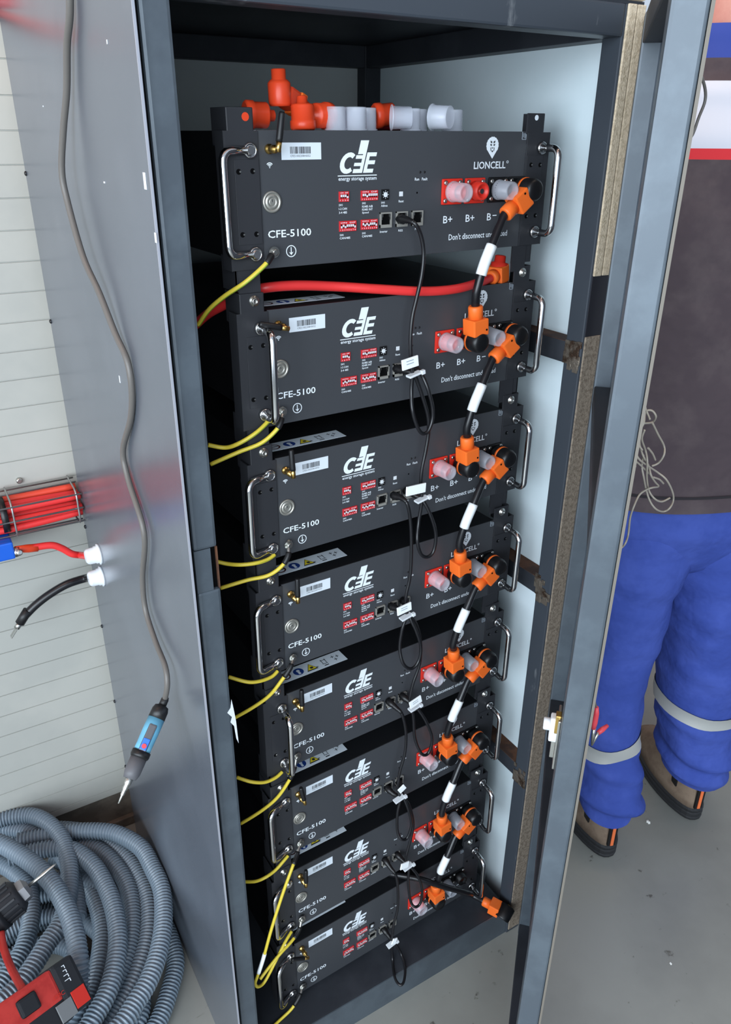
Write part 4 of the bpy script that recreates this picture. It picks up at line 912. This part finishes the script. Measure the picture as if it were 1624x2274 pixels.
# head features, all out of the picture but part of the person
fm = MB(); hc = pp(-.14, .02, 1.93)
fm.lathe([(.0, .0), (.012, .004), (.009, .022), (.003, .03)], SKIN, frame(hc + PF * .090 - Vector((0, 0, .03)), PF), 10)
for s in (-1, 1):
    fm.lathe([(.008, 0), (.020, .004), (.016, .012), (.006, .014)], SKIN, frame(hc + PR_ * (s * .078) - Vector((0, 0, .02)), PR_ * s), 12)
    fm.lathe([(.009, 0), (.006, .006), (.002, .008)], WHITE, frame(hc + PF * .086 + PR_ * (s * .032) + Vector((0, 0, .005)), PF), 10)
fm.tube([hc + PF * .086 + PR_ * -.022 - Vector((0, 0, .065)), hc + PF * .092 - Vector((0, 0, .066)), hc + PF * .086 + PR_ * .022 - Vector((0, 0, .065))], .005, mat('lips', rgb(160, 90, 88), .5), 8)
fo = ppart(fm, 'face'); 
hm = MB(); rings = []
for k in range(8):
    a = k / 7 * PI / 2; rings.append(ring_at(hm.bm, hc + Vector((0, 0, .0 + .095 * math.sin(a))) - PF * .012, PR_, PF, max(.084 * math.cos(a), .002), max(.097 * math.cos(a), .002), 18))
hm.skin_rings(rings, HAIR); ppart(hm, 'hair')
# trousers
tr = MB(); r5 = random.Random(21)
LEG = {'L': [(.145, -.138, -.075, .066, .080), (.20, -.146, -.070, .082, .094), (.27, -.152, -.060, .078, .094), (.36, -.160, -.04, .074, .092), (.52, -.162, -.010, .084, .104), (.70, -.154, .0, .102, .118), (.86, -.140, .0, .122, .135), (.96, -.10, .0, .14, .145)],
       'R': [(.145, .134, -.01, .066, .080), (.20, .130, -.01, .086, .096), (.27, .118, -.005, .086, .098), (.36, .104, .0, .090, .100), (.52, .092, .0, .098, .108), (.70, .072, .0, .112, .122), (.86, .040, .0, .128, .138), (.96, .0, .0, .14, .145)]}
for sd, tab in LEG.items():
    rings = []; z = .145; ph = 1.0 if sd == 'L' else 2.6
    while z < .965:
        rc, fc, rx, ry = lerp_tab(tab, z); amp = .15 * max(0, 1 - (z - .14) / .28) + .022
        def fn(a, z=z, amp=amp): return amp * (.55 * math.sin(z * 75 + 1.3 * math.sin(a + ph) * 2) + .35 * math.sin(z * 118 + 2 * a + ph)) + .018 * math.sin(2 * a + z * 14 + ph) + .012 * math.sin(5 * a - z * 22)
        rings.append(ring_at(tr.bm, pp(rc, fc, z), PR_, PF, rx, ry, 40, fn)); z += .012
    tr.skin_rings(rings, BLUE, cap=False)
rings = []
for k in range(16):
    z = .80 + k * .015; t = k / 15; rings.append(ring_at(tr.bm, pp(-.055, .0, z), PR_, PF, .13 + .095 * min(1, t * 1.9) ** .6, .09 + .062 * min(1, t * 1.9) ** .6, 44, lambda a: .03 * (abs(math.sin(a / 2 + PI / 4)) ** 12) * -1.5))
tr.skin_rings(rings, BLUE)
tro = ppart(tr, 'trousers')
for sd, z0, sl in (('L', .335, .16), ('R', .352, -.16)):
    bm_ = MB(); tab = LEG[sd]; rr = []
    for dz in (0, .012, .024, .034):
        vs = []; n = 40
        for k in range(n):
            a = 2 * PI * k / n; z = z0 + dz + sl * .10 * math.cos(a) * (1 if sd == 'L' else 1)
            rc, fc, rx, ry = lerp_tab(tab, z); ph = 1.0 if sd == 'L' else 2.6; amp = .15 * max(0, 1 - (z - .14) / .28) + .022
            s = 1.03 + amp * (.55 * math.sin(z * 75 + 1.3 * math.sin(a + ph) * 2) + .35 * math.sin(z * 118 + 2 * a + ph)) + .018 * math.sin(2 * a + z * 14 + ph) + .012 * math.sin(5 * a - z * 22)
            cx_ = math.copysign(abs(math.cos(a)) ** .86, math.cos(a)); sx_ = math.copysign(abs(math.sin(a)) ** .86, math.sin(a))
            vs.append(bm_.bm.verts.new(pp(rc, fc, z) + PR_ * (cx_ * rx * s) + PF * (sx_ * ry * s)))
        rr.append(vs)
    bm_.skin_rings(rr, REFL, cap=False); ppart(bm_, 'reflective_band')
# jacket
jk = MB(); rings = []; ms = []
JT = [(.985, -.055, .0, .262, .178), (1.02, -.055, .0, .262, .176), (1.1, -.055, .0, .262, .168), (1.3, -.06, .0, .268, .165), (1.5, -.07, .0, .272, .155), (1.62, -.085, .0, .25, .145), (1.69, -.11, .0, .19, .125), (1.73, -.13, .0, .130, .108), (1.775, -.14, .0, .104, .098), (1.80, -.14, .005, .100, .096)]
z = .985
while z < 1.80:
    rc, fc, rx, ry = lerp_tab(JT, z)
    def fn(a, z=z): return .012 * math.sin(3 * a + z * 9) + .010 * math.sin(z * 26 + 2 * a) * max(0, 1.5 - z) + (.012 if .915 <= z < .955 else 0) * 0
    rings.append(ring_at(jk.bm, pp(rc, fc, z), PR_, PF, rx, ry, 48, fn))
    ms.append(JACK if z < 1.594 else REDCL if z < 1.610 else YOKE if z < 1.708 else JACK if z < 1.745 else mat('collar blue', rgb(42, 62, 140), .8))
    z += .008
jk.skin_rings(rings, ms + [ms[-1]], cap=False)
for s in (-1, 1):
    sp_ = spline([pp(-.07 + s * .17, -.005, 1.60), pp(-.07 + s * .245, .0, 1.47), pp(-.07 + s * .255, .05, 1.30), pp(-.07 + s * .20, .18, 1.25), pp(-.07 + s * .165, .29, 1.24)], 8)
    jk.tube(sp_, [.085 - .0012 * k + .003 * math.sin(k * 1.7) for k in range(len(sp_))], JACK, 18)
jo = ppart(jk, 'jacket')
hs = MB(); rr = []
for (z, e) in ((1.016, .0042), (1.021, .0042)):
    rc, fc, rx, ry = lerp_tab(JT, z); rr.append(ring_at(hs.bm, pp(rc, fc, z), PR_, PF, rx + e, ry + e, 48, lambda a, z=z: .012 * math.sin(3 * a + z * 9) + .010 * math.sin(z * 26 + 2 * a) * max(0, 1.5 - z)))
hs.skin_rings(rr, mat('dark seam', rgb(36, 32, 36), .9), cap=False); ppart(hs, 'hem_seam')
# shoes
def shoe(hr, hf, ang):
    d = (PF * math.cos(ang) + PR_ * math.sin(ang)); sd = Vector((d.y, -d.x, 0)); H = pp(hr, hf, 0); L_s = .315
    def ringz(mb, z, w, l0, l1, n=36):
        vs = []
        for k in range(n):
            a = 2 * PI * k / n; u = math.cos(a); v_ = math.sin(a); x = (l0 + l1) / 2 + u * (l1 - l0) / 2
            ww = w * 1.12 * (1 - .18 * max(0, -u) ** 2 - .06 * max(0, u)) ; vs.append(mb.bm.verts.new(H + d * x + sd * (math.copysign(abs(v_) ** .75, v_) * ww) + Vector((0, 0, z))))
        return vs
    so = MB(); rr = []
    for z, e in ((0, -.004), (.004, 0), (.010, .001), (.012, -.0015), (.018, -.0015), (.020, .001), (.025, .001), (.027, -.0015), (.031, 0), (.036, .001), (.040, -.004)): rr.append(ringz(so, z, .052 + e, -.02 - e, L_s - .02 + e))
    so.skin_rings(rr, SOLE, smooth=False); 
    up_ = MB(); rr = [ringz(up_, z, w, l0, l1) for z, w, l0, l1 in ((.036, .049, -.016, .288), (.065, .047, -.015, .284), (.085, .045, -.012, .262), (.10, .043, -.008, .225), (.118, .042, -.004, .175), (.138, .042, -.002, .13), (.158, .041, -.001, .105))]
    up_.skin_rings(rr, SUEDE)
    u = ppart(up_, 'shoe'); s_ = so.build('sole', u); 
    tb = MB(); M = Matrix(((sd.x, d.x, 0, H.x - d.x * .019), (sd.y, d.y, 0, H.y - d.y * .019), (0, 0, 1, 0), (0, 0, 0, 1)))
    tb.box(-.011, .011, -.001, .006, .044, .118, BLKP, M=M, bev=.002).box(-.004, .004, -.003, .004, .046, .115, ORCL, M=M, bev=.001); t_ = tb.build('heel_tab', u)
    tr_ = MB().tube([H + d * (.02 + .05 * math.cos(a)) + sd * (.041 * math.sin(a)) + Vector((0, 0, .159)) for a in [k * 2 * PI / 20 for k in range(21)]], .004, ORCL, 8); tt = tr_.build('collar_lining', u)
    t3 = [MB().box(s * .0405 - .002, s * .0405 + .002, .05, .10, .078, .100, BLKP, M=M, bev=.001).build('side_trim', u) for s in (-1, 1)]
    for o in (s_, t_, tt, t3[0], t3[1]): o.matrix_local = Matrix()
shoe(-.135, -.105, -.03); shoe(.146, -.035, .02)

# ------------------------------------------------------------------ tangle of thin wire and crocodile clip on the far side of the door
YW2 = -.23
def wp(l, Y=YW2, j=.0): return [at(px, py, 1, Y + (j * ((k * 37) % 11 - 5) / 5)) for k, (px, py) in enumerate(l)]
root = empty('thin_wire_tangle', at(1450, 1050, 1, YW2)); q = MB()
for l in ([(1395, 860), (1425, 885), (1436, 912), (1444, 932)], [(1400, 960), (1425, 942), (1449, 938), (1457, 925), (1448, 912), (1434, 915), (1430, 940), (1421, 958), (1422, 990), (1430, 1015), (1441, 1035), (1446, 1055), (1455, 1070), (1463, 1080), (1449, 1083), (1435, 1088), (1420, 1100), (1408, 1125), (1400, 1150), (1396, 1185), (1390, 1205), (1380, 1217), (1362, 1225)],
          [(1450, 940), (1462, 965), (1475, 990), (1475, 1010), (1463, 1028), (1448, 1035)], [(1427, 1000), (1415, 985), (1411, 1000), (1420, 1020), (1440, 1035), (1462, 1050), (1480, 1065), (1493, 1090), (1496, 1110), (1488, 1128), (1474, 1136), (1458, 1131), (1445, 1115), (1436, 1090), (1430, 1060), (1426, 1035), (1430, 1010)],
          [(1432, 955), (1426, 975), (1434, 1000), (1438, 1025), (1437, 1060), (1442, 1090), (1455, 1108), (1470, 1114), (1488, 1106)], [(1405, 1018), (1425, 1035), (1443, 1053)], [(1412, 1035), (1400, 1050), (1385, 1070)], [(1440, 995), (1450, 1008), (1456, 1022)], [(1452, 1060), (1465, 1065), (1474, 1074)]):
    q.tube(spline(wp(l, j=.006), 7), .0015, THINW, 6)
place(q.build('wire'), root); tag(root, 'tangle of thin grey wire hanging over the door edge in front of the jacket', 'wire')
root = empty('second_wire', at(1562, 260, 1, -.2)); place(MB().tube(spline(wp([(1555, 160), (1566, 195), (1566, 225), (1552, 262), (1538, 300), (1520, 320)], -.2), 7), .0018, GREYC, 8).build('wire'), root)
root.name = 'hanging_grey_cord'; tag(root, 'grey cord bowing past the door edge in front of the light grey jacket back', 'cord')
root = empty('crocodile_clip', at(1325, 1620, 1, YW2)); q = []
q.append(MB().tube(spline(wp([(1290, 1525), (1308, 1537), (1320, 1553), (1325, 1572)]), 6), .0014, GREYC, 8).build('wire'))
q.append(MB().tube(wp([(1326, 1570), (1325, 1585), (1321, 1605), (1318, 1618)]), [.003, .0046, .0050, .0040], REDB, 10).build('red_boot'))
q.append(MB().tube(wp([(1328, 1628), (1338, 1620), (1350, 1611)]), [.0040, .0048, .0030], REDB, 8).build('red_boot'))
q.append(MB().tube(wp([(1320, 1616), (1317, 1635), (1314, 1655)]), [.0034, .0030, .0012], STEEL, 8).tube(wp([(1330, 1625), (1322, 1640), (1315, 1656)]), [.0032, .0026, .0012], STEEL, 8).build('jaw'))
for o in q: place(o, root)
tag(root, 'small red crocodile clip dangling on a wire beside the door edge', 'crocodile clip')
# litter on the floor
for (px, py, s, lb) in ((1440, 1826, .006, 'tiny white scrap on the floor between the two shoes'), (1619, 1607, .012, 'white scrap on the floor at the right picture edge'), (1424, 1338, .03, 'pale scrap of packaging on the floor seen between the trouser legs'), (1490, 2140, .003, 'tiny pale crumb on the open floor at lower right'), (1412, 1360, .012, 'small yellowish scrap on the floor between the trouser legs')):
    P = at(px, py, 2, 0); m = MB().box(-s, s, -s * .5, s * .5, .0002, s * .35, STY if 'yellow' in lb else PAPER, M=Matrix.Translation(P) @ Matrix.Rotation(px, 4, 'Z'), bev=s * .1).box(-s * .3, s * .4, -s * .8, s * .8, .0002, s * .5, PAPER, M=Matrix.Translation(P) @ Matrix.Rotation(py, 4, 'Z'), bev=s * .1)
    tag(m.build('floor_scrap'), lb, 'scrap')
